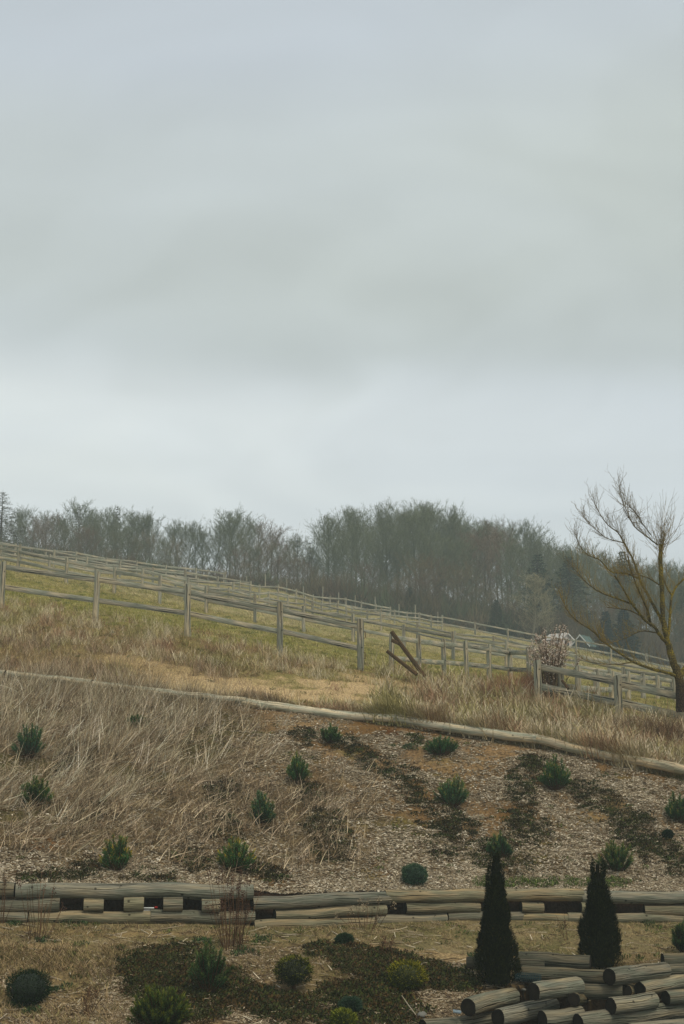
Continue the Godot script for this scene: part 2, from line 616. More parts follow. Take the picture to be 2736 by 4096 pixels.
func build_ground() -> void:
	var rows := PackedFloat32Array()
	var d := 4.5
	while d < 900.0:
		rows.append(d)
		if d < 22.0: d += 1.0
		elif d < 23.5: d += 0.25
		elif d < 33.5: d += 0.055
		elif d < 57.0: d += 0.11
		elif d < 180.0: d *= 1.014
		else: d *= 1.05
	var cols := 341
	var b := MB.new()
	var nr := rows.size()
	for r in nr:
		for q in cols:
			var u := lerpf(-0.44, 0.44, float(q) / (cols - 1))
			var x := u * rows[r]
			var hz := base_hz(x, rows[r])
			b.v.append(Vector3(x, hz.x + bump(x, rows[r], hz.y), -rows[r]))
			b.c.append(ground_colour(x, rows[r], hz.y))
	b.n.resize(b.v.size())
	b.uv.resize(b.v.size())
	for r in nr:
		for q in cols:
			var k := r * cols + q
			var l := b.v[k - 1] if q > 0 else b.v[k]
			var rr := b.v[k + 1] if q < cols - 1 else b.v[k]
			var dn := b.v[k - cols] if r > 0 else b.v[k]
			var up := b.v[k + cols] if r < nr - 1 else b.v[k]
			var nn := (rr - l).cross(up - dn).normalized()
			b.n[k] = nn if nn.y > 0 else -nn
	for r in nr - 1:
		for q in cols - 1:
			var k := r * cols + q
			for e in [k, k + cols, k + 1, k + 1, k + cols, k + cols + 1]: b.ix.append(e)
	var o := MeshInstance3D.new()
	o.name = "ground"
	o.mesh = b.mesh(M.ground)
	meta(o, "terraced hillside of soil, bark mulch, dry grass and paddock turf", "ground", "", "structure")
	add_child(o)

# ------------------------------------------------------------------ timber
func log_mesh(p0: Vector3, p1: Vector3, r0: float, r1: float, sd: int, tint := Color.WHITE, sag := 0.0, wd := -1) -> ArrayMesh:
	var len := (p1 - p0).length()
	var dir := (p1 - p0) / len
	var side := dir.cross(Vector3.UP).normalized()
	var up := side.cross(dir)
	var segs := clampi(int(len / 0.14), 6, 46)
	var sides := 22
	var b := MB.new()
	var u0 := float(sd % 97) / 97.0
	var a0 := float(sd % 31) / 31.0 * TAU
	var aw := float(sd % 13) / 13.0 * 2.0 - 1.0
	var off := sd * 3.7
	for i in segs + 1:
		var t := float(i) / segs
		var q := t
		var pull := 1.0
		if i == 0: pull = 0.95
		elif i == segs: pull = 0.95
		if i == 1: q = minf(t, 0.02 / len)
		elif i == segs - 1: q = maxf(t, 1.0 - 0.02 / len)
		var ce := p0 + dir * len * q + up * (nz3.get_noise_2d(q * len * 1.3 + off, 3.0) * 0.03 - sag * sin(PI * q)) + side * nz3.get_noise_2d(q * len * 1.3 + off, 9.0) * 0.02
		for s in sides + 1:
			var an := TAU * (s % sides) / sides
			var r := lerpf(r0, r1, q) * pull
			r *= 1.0 + 0.10 * nz2.get_noise_3d(q * len * 1.2 + off, cos(an) * 0.8, sin(an) * 0.8) + 0.11 * nz.get_noise_3d(q * len * 0.9 + off, cos(an) * 1.6, sin(an) * 1.6)
			var da := absf(wrapf(an - a0 - aw * q * 0.5, -PI, PI))
			r *= 1.0 - 0.07 * clampf(1.0 - da / 0.3, 0, 1)
			var o := side * cos(an) + up * sin(an)
			b.v.append(ce + o * r)
			b.n.append(o)
			b.c.append(tint)
			b.uv.append(Vector2(u0 + q * len / 4.4, float(s) / sides))
	for i in segs:
		for s in sides:
			var k := i * (sides + 1) + s
			for e in [k, k + 1, k + sides + 1, k + 1, k + sides + 2, k + sides + 1]: b.ix.append(e)
	var m := b.mesh(M.wood[sd % 3 if wd < 0 else wd])
	var eb := MB.new()
	for w in 2:
		var base := 0 if w == 0 else segs * (sides + 1)
		var cc := Vector3.ZERO
		for s in sides: cc += b.v[base + s]
		cc /= sides
		var nn := -dir if w == 0 else dir
		var k := eb.v.size()
		eb.v.append(cc - nn * 0.006); eb.n.append(nn); eb.c.append(Color.WHITE); eb.uv.append(Vector2(0.5, 0.5))
		for s in sides + 1:
			eb.v.append(b.v[base + s]); eb.n.append(nn); eb.c.append(Color.WHITE)
			var an := TAU * s / sides
			eb.uv.append(Vector2(0.5 + 0.48 * cos(an), 0.5 + 0.48 * sin(an)))
		for s in sides:
			if w == 0:
				for e in [k, k + 2 + s, k + 1 + s]: eb.ix.append(e)
			else:
				for e in [k, k + 1 + s, k + 2 + s]: eb.ix.append(e)
	m.add_surface_from_arrays(Mesh.PRIMITIVE_TRIANGLES, eb.arrays())
	m.surface_set_material(1, M.endgrain)
	return m

var log_no := 0
func lay_log(parent: Node3D, a: Vector3, b: Vector3, r0: float, r1: float, tint := Color.WHITE, nm := "log", sag := 0.0, wd := -1) -> void:
	log_no += 1
	var at := parent.position
	part(nm, log_mesh(a - at, b - at, r0, r1, log_no * 17 + 5, tint, sag, wd), parent)

var rails := []
var posts := []
func make_fence_meshes() -> void:
	for k in 4:
		var b := MB.new()       # a rail one metre long along x, centred, 1 x 1 in section
		var n := 10
		var off := k * 0.23
		for i in n + 1:
			var t := float(i) / n
			var bow := sin(PI * t) * (0.05 if k % 2 else -0.04)
			var ring := [Vector2(0.5, 0.42), Vector2(0.36, 0.5), Vector2(-0.36, 0.5), Vector2(-0.5, 0.42), Vector2(-0.5, -0.42), Vector2(-0.36, -0.5), Vector2(0.36, -0.5), Vector2(0.5, -0.42)]
			for s in 9:
				var q: Vector2 = ring[s % 8]
				var wob := 1.0 + 0.08 * nz2.get_noise_3d(t * 6.0 + k * 9.0, q.x, q.y)
				b.v.append(Vector3(t - 0.5, q.y * wob + bow, q.x * wob))
				b.n.append(Vector3(0, q.y, q.x).normalized())
				b.c.append(sr(240, 237, 228))
				b.uv.append(Vector2(off + t * 0.7, s / 8.0))
		for i in n:
			for s in 8:
				var e := i * 9 + s
				for x in [e, e + 9, e + 1, e + 1, e + 9, e + 10]: b.ix.append(x)
		for w in 2:
			var e := w * n * 9
			var nn := Vector3(-1, 0, 0) if w == 0 else Vector3(1, 0, 0)
			b.quad(b.v[e], b.v[e + 2], b.v[e + 4], b.v[e + 6], nn, sr(150, 140, 125))
		rails.append(b.mesh(M.wood[(k + 2) % 3]))
	for k in 4:
		var b := MB.new()       # a post one metre high from y = 0, 1 x 1 in plan, worn top
		var ys := [0.0, 0.3, 0.6, 0.85, 0.985, 1.0]
		for i in ys.size():
			var sc := 0.86 if i == 5 else 1.0
			for s in 9:
				var q: Vector2 = [Vector2(0.5, 0.4), Vector2(0.4, 0.5), Vector2(-0.4, 0.5), Vector2(-0.5, 0.4), Vector2(-0.5, -0.4), Vector2(-0.4, -0.5), Vector2(0.4, -0.5), Vector2(0.5, -0.4)][s % 8]
				var wob := sc * (1.0 + 0.1 * nz2.get_noise_3d(ys[i] * 5.0 + k * 7.0, q.x, q.y))
				b.v.append(Vector3(q.x * wob + 0.1 * sin(ys[i] * 2.0 + k), ys[i] + (q.x * 0.012 * (k - 1.5) if i >= 4 else 0.0), q.y * wob))
				b.n.append(Vector3(q.x, 0.0, q.y).normalized())
				b.c.append(sr(244, 241, 232))
				b.uv.append(Vector2(k * 0.21 + ys[i] * 0.36, s / 8.0))
		for i in ys.size() - 1:
			for s in 8:
				var e := i * 9 + s
				for x in [e, e + 1, e + 9, e + 1, e + 10, e + 9]: b.ix.append(x)
		var e2 := (ys.size() - 1) * 9
		var cen := b.v.size()
		b.v.append((b.v[e2] + b.v[e2 + 4]) * 0.5 + Vector3(0, 0.004, 0)); b.n.append(Vector3.UP); b.c.append(sr(225, 220, 205)); b.uv.append(Vector2(0.1, 0.3))
		for s in 8:
			var q := b.v.size()
			b.v.append(b.v[e2 + s]); b.v.append(b.v[e2 + s + 1])
			for w in 2:
				b.n.append(Vector3.UP); b.c.append(sr(225, 220, 205)); b.uv.append(Vector2(0.1 + 0.02 * w, 0.3))
			for x in [cen, q + 1, q]: b.ix.append(x)
		posts.append(b.mesh(M.wood[(k + 1) % 3]))

# a fence through ground points; drops = rail centres below the post tops
func fence(nm: String, label: String, pts: Array, hgt: float, drops: Array, pw: float, rh: float, rt: float, group := "", skip_rails := [], front := 0.0) -> Node3D:
	var t := thing(nm, label, "fence", pts[0], group)
	var tops := []
	for i in pts.size():
		var p: Vector3 = pts[i]
		var h := hgt * (1.0 + rnd(-0.035, 0.035))
		var b := Basis(Vector3.UP, rnd(-0.25, 0.25)) * Basis(Vector3(rnd(-1, 1), 0, rnd(-1, 1)).normalized(), rnd(0, 0.03))
		b = b.scaled_local(Vector3(pw, h + 0.35, pw) * Vector3(rnd(0.92, 1.08), 1, rnd(0.92, 1.08)))
		part("post", posts[rng.randi() % 4], t, Transform3D(b, p - Vector3(0, 0.35, 0) - pts[0]))
		tops.append(p + Vector3(0, hgt, 0))
	for i in pts.size() - 1:
		if i in skip_rails: continue
		for k in drops.size():
			var a: Vector3 = tops[i] - Vector3(0, drops[k] + rnd(-0.02, 0.02), 0)
			var e: Vector3 = tops[i + 1] - Vector3(0, drops[k] + rnd(-0.02, 0.02), 0)
			rail_between(t, a, e, rh * rnd(0.9, 1.08), rt, front)
	return t

func rail_between(t: Node3D, a: Vector3, e: Vector3, rh: float, rt: float, front := 0.0, nm := "rail", mat: Material = null) -> void:
	var x := e - a
	var zz := x.cross(Vector3.UP).normalized()
	if zz.z < 0: zz = -zz
	var yy := zz.cross(x.normalized())
	if yy.y < 0: yy = -yy
	part(nm, rails[rng.randi() % 4], t, Transform3D(Basis(x * 0.995, yy * rh, zz * rt), (a + e) * 0.5 + zz * front - t.position), mat)

# ------------------------------------------------------------------ grasses and litter
func tuft(nb: int, l0: float, l1: float, spread: float, w: float, curl: float, rad: float, segs := 3) -> ArrayMesh:
	var b := MB.new()
	for i in nb:
		var az := rnd(0, TAU)
		var tilt := spread * sqrt(rng.randf())
		var l := rnd(l0, l1)
		var base := Vector3(rnd(-rad, rad), -0.02, rnd(-rad, rad))
		var out := Vector3(cos(az), 0, sin(az))
		var pts := [base]
		var p := base
		var cu := rnd(0.2, 1.0) * curl
		for k in segs:
			var tt := tilt + cu * (k + 0.5) / segs
			p += (out * sin(tt) + Vector3.UP * cos(tt)) * l / segs
			pts.append(p)
		var sd := Vector3(cos(az + rnd(0.6, 2.5)), 0, sin(az + rnd(0.6, 2.5))).normalized()
		var g := rnd(0.72, 1.0)
		b.ribbon(pts, sd, w, w * 0.3, Color(g, g * rnd(0.96, 1.0), g * rnd(0.9, 1.0)))
	return b.mesh(M.grass)

func leaf_clump(nb: int, rad: float, hgt: float, l: float, w: float, mat: Material) -> ArrayMesh:
	var b := MB.new()
	for i in nb:
		var a := rnd(0, TAU)
		var r := rad * sqrt(rng.randf())
		var p := Vector3(cos(a) * r, rnd(0.0, hgt) * (1.0 - 0.6 * r / rad), sin(a) * r)
		var d := (rdir() + Vector3(0, 0.5, 0)).normalized()
		var sd := d.cross(rdir()).normalized()
		var g := rnd(0.6, 1.0)
		b.leaf(p, d, sd, l * rnd(0.7, 1.2), w, Color(g, g, g * rnd(0.8, 1.0)))
	return b.mesh(mat)

func chip_mesh(k: int) -> ArrayMesh:
	var b := MB.new()
	var x := 0.5
	var pts := [Vector3(-x, 0, -0.3), Vector3(x * 0.8, 0, -0.42), Vector3(x, 0, 0.25), Vector3(-x * 0.7, 0, 0.4)]
	var t := []
	var lo := []
	for p in pts:
		var q: Vector3 = p + Vector3(rnd(-0.1, 0.1), 0, rnd(-0.1, 0.1))
		t.append(q + Vector3(0, 0.5 + rnd(-0.3, 0.3), 0)); lo.append(q - Vector3(0, 0.5, 0))
	b.quad(t[0], t[1], t[2], t[3], Vector3.UP, Color.WHITE)
	for i in 4:
		var j := (i + 1) % 4
		var m: Vector3 = (t[i] + t[j]) * 0.5
		b.quad(lo[i], lo[j], t[j], t[i], Vector3(m.x, 0, m.z).normalized(), Color(0.8, 0.78, 0.74))
	return b.mesh(M.plain)

func lean(at: Vector3, az: float, tilt: float, spin: float, sc: float) -> Transform3D:
	var axis := Vector3(sin(az), 0, -cos(az)).cross(Vector3.UP)
	return Transform3D((Basis(axis.normalized(), -tilt) * Basis(Vector3.UP, spin)).scaled(Vector3.ONE * sc), at)

func scatter_bank() -> void:
	# wood chips
	var xf := []
	var co := []
	var chip := chip_mesh(0)
	var n := 0
	while n < 190000:
		var u := rnd(-0.275, 0.275)
		var f := pow(rng.randf(), 1.15)
		n += 1
		var sx := sxu(u)
		var p := zone_point(6.0 + f, u)
		var sh := chip_share(p.x, -p.z, sx, f)
		if rng.randf() > sh: continue
		var l := rnd(0.035, 0.105) * (1.0 if rng.randf() < 0.93 else 1.7)
		var b := Basis(Vector3.UP, rnd(0, TAU)) * Basis(Vector3(rnd(-1, 1), 0, rnd(-1, 1)).normalized(), rnd(0, 0.6))
		xf.append(Transform3D(b.scaled_local(Vector3(l, rnd(0.008, 0.016), rnd(0.026, 0.05))), p + Vector3(0, rnd(0.0, 0.02), 0)))
		co.append(vary(sr(178, 166, 144) if rng.randf() < 0.55 else (sr(138, 122, 98) if rng.randf() < 0.7 else sr(196, 185, 164)), 0.12))
	n = 0
	while n < 60000:             # lower bank
		n += 1
		var u := rnd(-0.27, 0.14)
		var s := rnd(1.0, 3.0)
		var p := zone_point(s, u)
		var sx := sxu(u)
		if sx > 1890 and s < 2.1: continue
		var sh := 0.42 + 1.3 * nz.get_noise_2d(p.x * 1.4 + 20.0, p.z * 1.4) - (s - 1.6) * 0.2
		if sx > 1200 and sx < 1850 and s < 2.2: sh += 0.35
		if sx > 420 and sx < 560: sh += 0.4
		if sx < 420: sh -= 0.15
		if rng.randf() > sh: continue
		var l := rnd(0.035, 0.08)
		var b := Basis(Vector3.UP, rnd(0, TAU)) * Basis(Vector3(rnd(-1, 1), 0, rnd(-1, 1)).normalized(), rnd(0, 0.6))
		xf.append(Transform3D(b.scaled_local(Vector3(l, rnd(0.008, 0.014), rnd(0.018, 0.035))), p + Vector3(0, rnd(0.0, 0.015), 0)))
		co.append(vary(sr(164, 149, 124) if rng.randf() < 0.6 else sr(130, 112, 88), 0.14))
	stuff("wood_chips", chip, xf, co, "pale wood chip mulch scattered over the planted banks", "mulch")
	# matted dry grass
	xf = []; co = []
	var mat_t := tuft(9, 0.22, 0.5, 1.45, 0.016, 0.5, 0.12)
	n = 0
	while n < 15000:
		n += 1
		var u := rnd(-0.28, 0.1)
		var f := rng.randf()
		var sx := sxu(u)
		if rng.randf() > clampf(flat_share(sx, f) * 0.6 + tall_share(sx, f) * 0.9, 0, 1) * clampf(0.75 + nz.get_noise_2d(sx * 0.05, f * 22.0), 0.15, 1): continue
		var p := zone_point(6.0 + f, u)
		if nz.get_noise_2d(p.x * 0.9 + 70.0, p.z * 0.9) < -0.14 and rng.randf() < 0.7: continue
		xf.append(lean(p, rnd(0.2, 1.6), rnd(0.2, 0.9), rnd(0, TAU), rnd(0.7, 1.25)))
		co.append(vary(sr(202, 186, 156) if rng.randf() < 0.55 else sr(156, 138, 108), 0.14))
	stuff("matted_grass", mat_t, xf, co, "flattened dead grass matted over the left of the bank", "grass")
	# tall dead stems, lodged to the upper right
	xf = []; co = []
	var xf2 := []
	var co2 := []
	var tall_a := tuft(7, 0.45, 1.2, 0.55, 0.0135, 0.35, 0.14, 3)
	var tall_b := tuft(7, 0.3, 1.0, 0.8, 0.012, 0.8, 0.14, 4)
	n = 0
	while n < 7600:
		n += 1
		var u := rnd(-0.29, -0.01)
		var f := rng.randf()
		var sx := sxu(u)
		if rng.randf() > tall_share(sx, f) * 0.62: continue
		var p := zone_point(6.0 + f, u)
		var loc := nz3.get_noise_2d(p.x * 1.1, p.z * 1.1)
		var loc2 := nz.get_noise_2d(p.x * 0.9 + 70.0, p.z * 0.9)
		if loc2 < -0.14 and rng.randf() < 0.85: continue
		var tilt := lerpf(1.15, 0.42, smoothstep(0.35, 0.95, f)) + loc * 0.8 + rnd(-0.35, 0.35)
		var az := 1.05 + loc2 * 2.4 + rnd(-0.7, 0.7)
		var c := vary(sr(206, 194, 166) if rng.randf() < 0.5 else (sr(160, 144, 116) if rng.randf() < 0.6 else sr(240, 231, 210)), 0.1)
		var t := lean(p, az, clampf(tilt, 0.0, 1.4), rnd(0, TAU), rnd(0.6, 1.15))
		if rng.randf() < 0.5:
			xf.append(t); co.append(c)
		else:
			xf2.append(t); co2.append(c)
	for i in 1500:               # spilling over the edging log at left
		var u := rnd(-0.29, -0.02)
		var sx := sxu(u)
		if rng.randf() < clampf((sx - 500.0) / 600.0, 0, 0.95): continue
		var p := zone_point(rnd(6.93, 7.9) if rng.randf() < 0.7 else rnd(7.0, 8.6), u)
		if nz.get_noise_2d(p.x * 1.3, p.z * 1.3) < -0.15: continue
		xf.append(lean(p, 1.05 + rnd(-1.2, 1.2), rnd(0.0, 0.55), rnd(0, TAU), rnd(0.5, 0.95)))
		co.append(vary(sr(206, 192, 164) if rng.randf() < 0.5 else sr(160, 142, 116), 0.1))
	for i in 1700:
		var u := rnd(-0.29, -0.03)
		var sx := sxu(u)
		if rng.randf() < clampf((sx - 620.0) / 450.0, 0, 1): continue
		var p := zone_point(rnd(6.9, 6.995), u)
		if nz.get_noise_2d(p.x * 1.1 + 5.0, p.z * 1.1) < -0.2: continue
		xf2.append(lean(p, 1.05 + rnd(-1.2, 1.2), rnd(0.0, 0.5), rnd(0, TAU), rnd(0.45, 0.85)))
		co2.append(vary(sr(206, 192, 164) if rng.randf() < 0.5 else sr(160, 142, 116), 0.1))
	stuff("tall_dead_grass", tall_a, xf, co, "long pale dead grass stems leaning over the left bank", "grass")
	stuff("arching_dead_grass", tall_b, xf2, co2, "arching bleached grass stems tangled among the left bank pines", "grass")
	# ground cover
	xf = []; co = []
	var clump := leaf_clump(44, 0.17, 0.12, 0.055, 0.034, M.leaf)
	var blobs := [[1215, 2945, 0.35, 0.5], [1380, 2965, 0.45, 0.35], [1440, 3010, 0.45, 0.3], [1500, 3060, 0.5, 0.35], [1590, 3110, 0.6, 0.3], [1660, 3125, 0.35, 0.25], [2120, 3050, 0.3, 0.35], [2150, 3065, 0.5, 0.4], [2090, 3115, 0.45, 0.4], [2085, 3180, 0.5, 0.4],
		[1760, 3290, 0.6, 0.5], [1840, 3320, 0.5, 0.5], [1780, 3370, 0.4, 0.4], [2090, 3270, 0.6, 0.4], [2110, 3340, 0.55, 0.5], [2325, 3165, 0.5, 0.3], [2400, 3215, 0.6, 0.35], [2500, 3290, 0.6, 0.35], [2560, 3350, 0.7, 0.5], [2640, 3410, 0.7, 0.5], [2720, 3470, 0.5, 0.5], [2000, 3425, 0.7, 0.4],
		[1300, 3290, 0.45, 0.5], [1330, 3370, 0.5, 0.5], [1230, 3180, 0.35, 0.4], [1010, 3480, 0.6, 0.3], [1070, 3505, 0.4, 0.2], [165, 3508, 0.5, 0.2], [275, 3497, 0.5, 0.2], [370, 3460, 0.4, 0.3], [620, 3510, 0.45, 0.2], [880, 3330, 0.5, 0.4], [330, 3270, 0.5, 0.4], [790, 3440, 0.5, 0.3], [900, 3180, 0.5, 0.5], [300, 3050, 0.5, 0.6], [1650, 3190, 0.4, 0.3], [1660, 2960, 0.35, 0.2],
		[600, 3850, 0.5, 0.5], [700, 3840, 0.6, 0.6], [640, 3930, 0.6, 0.6], [740, 3930, 0.6, 0.6], [880, 3900, 0.4, 0.4], [930, 3960, 0.5, 0.4], [1000, 3985, 0.5, 0.35], [1080, 4020, 0.6, 0.4], [1180, 4060, 0.6, 0.4], [1290, 4020, 0.5, 0.35], [800, 4040, 0.5, 0.5], [1330, 3800, 0.5, 0.4], [1420, 3830, 0.55, 0.5], [1500, 3880, 0.6, 0.5],
		[1560, 3960, 0.6, 0.45], [1460, 3970, 0.7, 0.5], [1480, 4060, 0.6, 0.4], [1600, 4050, 0.4, 0.4], [1700, 3890, 0.55, 0.4], [1790, 3920, 0.5, 0.4], [1860, 3940, 0.4, 0.3], [1560, 3835, 0.5, 0.35], [1430, 4080, 0.5, 0.3], [560, 3880, 0.4, 0.5], [690, 4000, 0.5, 0.5]]
	for bl in blobs:
		var ce := gp(bl[0], bl[1])
		var low: bool = bl[1] > 3700
		var k := int(bl[2] * bl[3] * (430.0 if low else 330.0))
		for i in k:
			var a := rnd(0, TAU)
			var r := sqrt(rng.randf()) * (1.0 + 0.4 * nz.get_noise_2d(a * 3.0, bl[0]))
			var x: float = ce.x + cos(a) * r * bl[2]
			var dd: float = -ce.z + sin(a) * r * bl[3] * (1.8 if not low else 1.3)
			xf.append(Transform3D(Basis(Vector3.UP, rnd(0, TAU)).scaled(Vector3.ONE * rnd(0.55, 1.05)), on(x, dd, -0.015)))
			var c := sr(60, 58, 32) if rng.randf() < 0.5 else (sr(74, 58, 36) if rng.randf() < 0.5 else sr(66, 74, 38))
			if low: c = sr(68, 72, 40) if rng.randf() < 0.6 else sr(84, 66, 42)
			co.append(vary(c, 0.16))
	for b in get_children():
		if not String(b.name).begins_with("dwarf_pine"): continue
		for i in 9:
			var a := rnd(0, TAU)
			var r := rnd(0.15, 0.42)
			xf.append(Transform3D(Basis(Vector3.UP, rnd(0, TAU)).scaled(Vector3.ONE * rnd(0.4, 0.8)), on(b.position.x + cos(a) * r, -b.position.z + sin(a) * r * 1.3, -0.02)))
			co.append(vary(sr(84, 70, 46), 0.2))
	stuff("ground_cover", clump, xf, co, "dark creeping ground cover in patches between the pines", "ground cover")
	# fallen twigs and stalks
	xf = []; co = []
	for i in 5200:
		var p := zone_point(rnd(6.02, 6.98) if rng.randf() < 0.7 else rnd(1.1, 3.9), rnd(-0.27, 0.27))
		var bb := Basis(Vector3.UP, rnd(0, TAU)) * Basis(Vector3(0, 0, 1), rnd(-0.25, 0.25))
		xf.append(Transform3D(bb.scaled_local(Vector3(rnd(0.12, 0.5), rnd(0.006, 0.012), rnd(0.008, 0.02))), p + Vector3(0, 0.025, 0)))
		co.append(vary(sr(84, 66, 50) if rng.randf() < 0.5 else sr(196, 182, 156), 0.15))
	stuff("fallen_twigs", chip, xf, co, "fallen twigs and dry stalks strewn over the mulch", "twigs")
	# small fresh weeds and grass
	xf = []; co = []
	var weed := leaf_clump(26, 0.12, 0.09, 0.06, 0.022, M.leaf)
	for i in 1500:
		var u := rnd(-0.27, 0.27)
		var k := rnd(6.0, 7.0)
		var r := rng.randf()
		if r < 0.4: k = rnd(2.2, 3.95)
		elif r < 0.55: k = rnd(7.1, 8.9)
		var p := zone_point(k, u)
		if nz3.get_noise_2d(p.x * 2.0, p.z * 2.0) < 0.12: continue
		if k < 2.9 and sxu(u) > 1900: continue
		xf.append(Transform3D(Basis(Vector3.UP, rnd(0, TAU)).scaled(Vector3.ONE * rnd(0.4, 1.1)), p))
		co.append(vary(sr(86, 96, 52), 0.2))
	for i in 240:                # fresh strip above the wall on the right
		var p := gp(rnd(1880, 2520), rnd(3515, 3552))
		xf.append(Transform3D(Basis(Vector3.UP, rnd(0, TAU)).scaled(Vector3.ONE * rnd(0.5, 1.1)), p))
		co.append(vary(sr(92, 108, 56), 0.15))
	for q in [[180, 3760], [820, 3770], [300, 3690], [1290, 3690], [1350, 3685], [2600, 3690], [1050, 3760], [60, 3700], [980, 3810], [1920, 3830], [130, 4050], [650, 4080], [1410, 4025], [1400, 4040], [1660, 2990], [1600, 2990], [240, 3960], [60, 4020]]:
		for i in 9:
			var p := gp(q[0] + rnd(-35, 35), q[1] + rnd(-12, 12))
			xf.append(Transform3D(Basis(Vector3.UP, rnd(0, TAU)).scaled(Vector3.ONE * rnd(0.6, 1.2)), p))
			co.append(vary(sr(70, 88, 58), 0.15))
	stuff("green_weeds", weed, xf, co, "small green weeds and fresh grass sprouting on bank and terrace", "weeds")
	# terrace and lower bank grass
	xf = []; co = []
	var shorty := tuft(12, 0.06, 0.16, 0.9, 0.009, 0.5, 0.08, 2)
	for i in 8600:
		var u := rnd(-0.275, 0.275)
		var s := rnd(2.5, 3.98) if rng.randf() < 0.6 else rnd(1.0, 3.0)
		var sx := sxu(u)
		var p := zone_point(s, u)
		if s < 2.4 and (sx > 560 or rng.randf() < 0.3): continue
		if nz3.get_noise_2d(p.x * 0.7, p.z * 0.7) > 0.25 and rng.randf() < 0.8: continue
		var big := 1.0
		if sx < 520 and s < 3.2: big = 1.8
		xf.append(Transform3D(Basis(Vector3.UP, rnd(0, TAU)).scaled(Vector3.ONE * rnd(0.6, 1.2) * big), p))
		co.append(vary(sr(166, 146, 112) if rng.randf() < 0.75 else sr(130, 124, 82), 0.16))
	stuff("terrace_grass", shorty, xf, co, "thin dry grass on the terrace below the log wall", "grass")

func scatter_upper() -> void:
	var xf := []
	var co := []
	var straw := tuft(12, 0.18, 0.5, 0.65, 0.015, 0.8, 0.14, 3)
	var low := tuft(14, 0.1, 0.26, 1.0, 0.013, 0.6, 0.14, 2)
	var lx := []
	var lc := []
	for i in 15000:
		var u := rnd(-0.285, 0.275)
		var s := rnd(7.15, 9.12)
		var sx := sxu(u)
		var p := zone_point(s, u)
		var f := (s - 7.0) / 2.0
		var g := nz3.get_noise_2d(p.x * 0.8 + 11.0, p.z * 0.8)
		# the worn track to the gate stays bare
		var track := false
		for q in tracks:
			var dx: float = (p.x - q[0]) / q[2]
			var dd: float = (-p.z - q[1]) / q[3]
			if dx * dx + dd * dd + g * 0.8 < 1.0: track = true
		if track and rng.randf() < 0.92: continue
		var tall := clampf(0.2 + g * 1.7 + (0.35 if sx > 1480 and f < 0.85 else 0.0) + (0.3 if sx < 1300 and f > 0.72 else 0.0) + (0.3 if sx < 700 else 0.0), 0.05, 1)
		var t := Basis(Vector3.UP, rnd(0, TAU))
		if rng.randf() < tall:
			xf.append(lean(p, rnd(0, TAU), rnd(0.0, 0.3), rnd(0, TAU), rnd(0.6, 1.25) * (1.65 if sx > 1480 else 1.0)))
			var hue := nz.get_noise_2d(p.x * 0.9 + 50.0, p.z * 0.9) + rnd(-0.25, 0.25)
			var sc := sr(216, 204, 174)
			if hue < -0.32: sc = sr(172, 140, 112)
			elif hue < -0.05: sc = sr(192, 174, 138)
			elif hue > 0.22: sc = sr(174, 166, 114)
			if sx < 1150 and f < 0.75 and rng.randf() < 0.75: sc = sr(184, 164, 136) if rng.randf() < 0.5 else sr(154, 130, 104)
			co.append(vary(sc, 0.1))
		else:
			lx.append(Transform3D(t.scaled(Vector3.ONE * rnd(0.7, 1.3)), p))
			lc.append(vary(sr(172, 150, 114) if rng.randf() < (0.9 if sx < 1100 and f < 0.75 else 0.6) else sr(140, 134, 82), 0.14))
	stuff("straw_grass", straw, xf, co, "tall straw grass along the near fence and the edging log", "grass")
	stuff("low_dry_grass", low, lx, lc, "short dry grass between edging log and fence", "grass")
	# paddock turf
	xf = []; co = []
	var turf := tuft(14, 0.05, 0.17, 0.9, 0.016, 0.5, 0.17, 2)
	for i in 30000:
		var u := rnd(-0.27, 0.27)
		var s := 9.05 + pow(rng.randf(), 0.8) * 0.95
		var p := zone_point(s, u)
		var g := nz3.get_noise_2d(p.x * 0.55, p.z * 0.55) + (s - 9.5) * 0.5
		var c := sr(166, 162, 92) if g + rnd(-0.3, 0.3) < 0.1 else sr(206, 192, 136)
		if nz2.get_noise_2d(p.x * 0.5, p.z * 0.5) > 0.3: c = sr(112, 124, 66)
		xf.append(Transform3D(Basis(Vector3.UP, rnd(0, TAU)).scaled(Vector3.ONE * rnd(0.6, 1.25)), p))
		co.append(vary(c, 0.12))
	for i in 26000:
		var u := rnd(-0.27, 0.27)
		var s := 10.0 + rng.randf() * 0.98
		var p := zone_point(s, u)
		var g := nz3.get_noise_2d(p.x * 0.3, p.z * 0.3)
		var c := sr(164, 160, 100) if g + rnd(-0.3, 0.3) < -0.05 else sr(208, 194, 146)
		xf.append(Transform3D(Basis(Vector3.UP, rnd(0, TAU)).scaled(Vector3.ONE * rnd(1.0, 2.0)), p))
		co.append(vary(c, 0.12))
	stuff("paddock_turf", turf, xf, co, "grazed yellow green turf of the paddocks", "grass")

var tracks := []

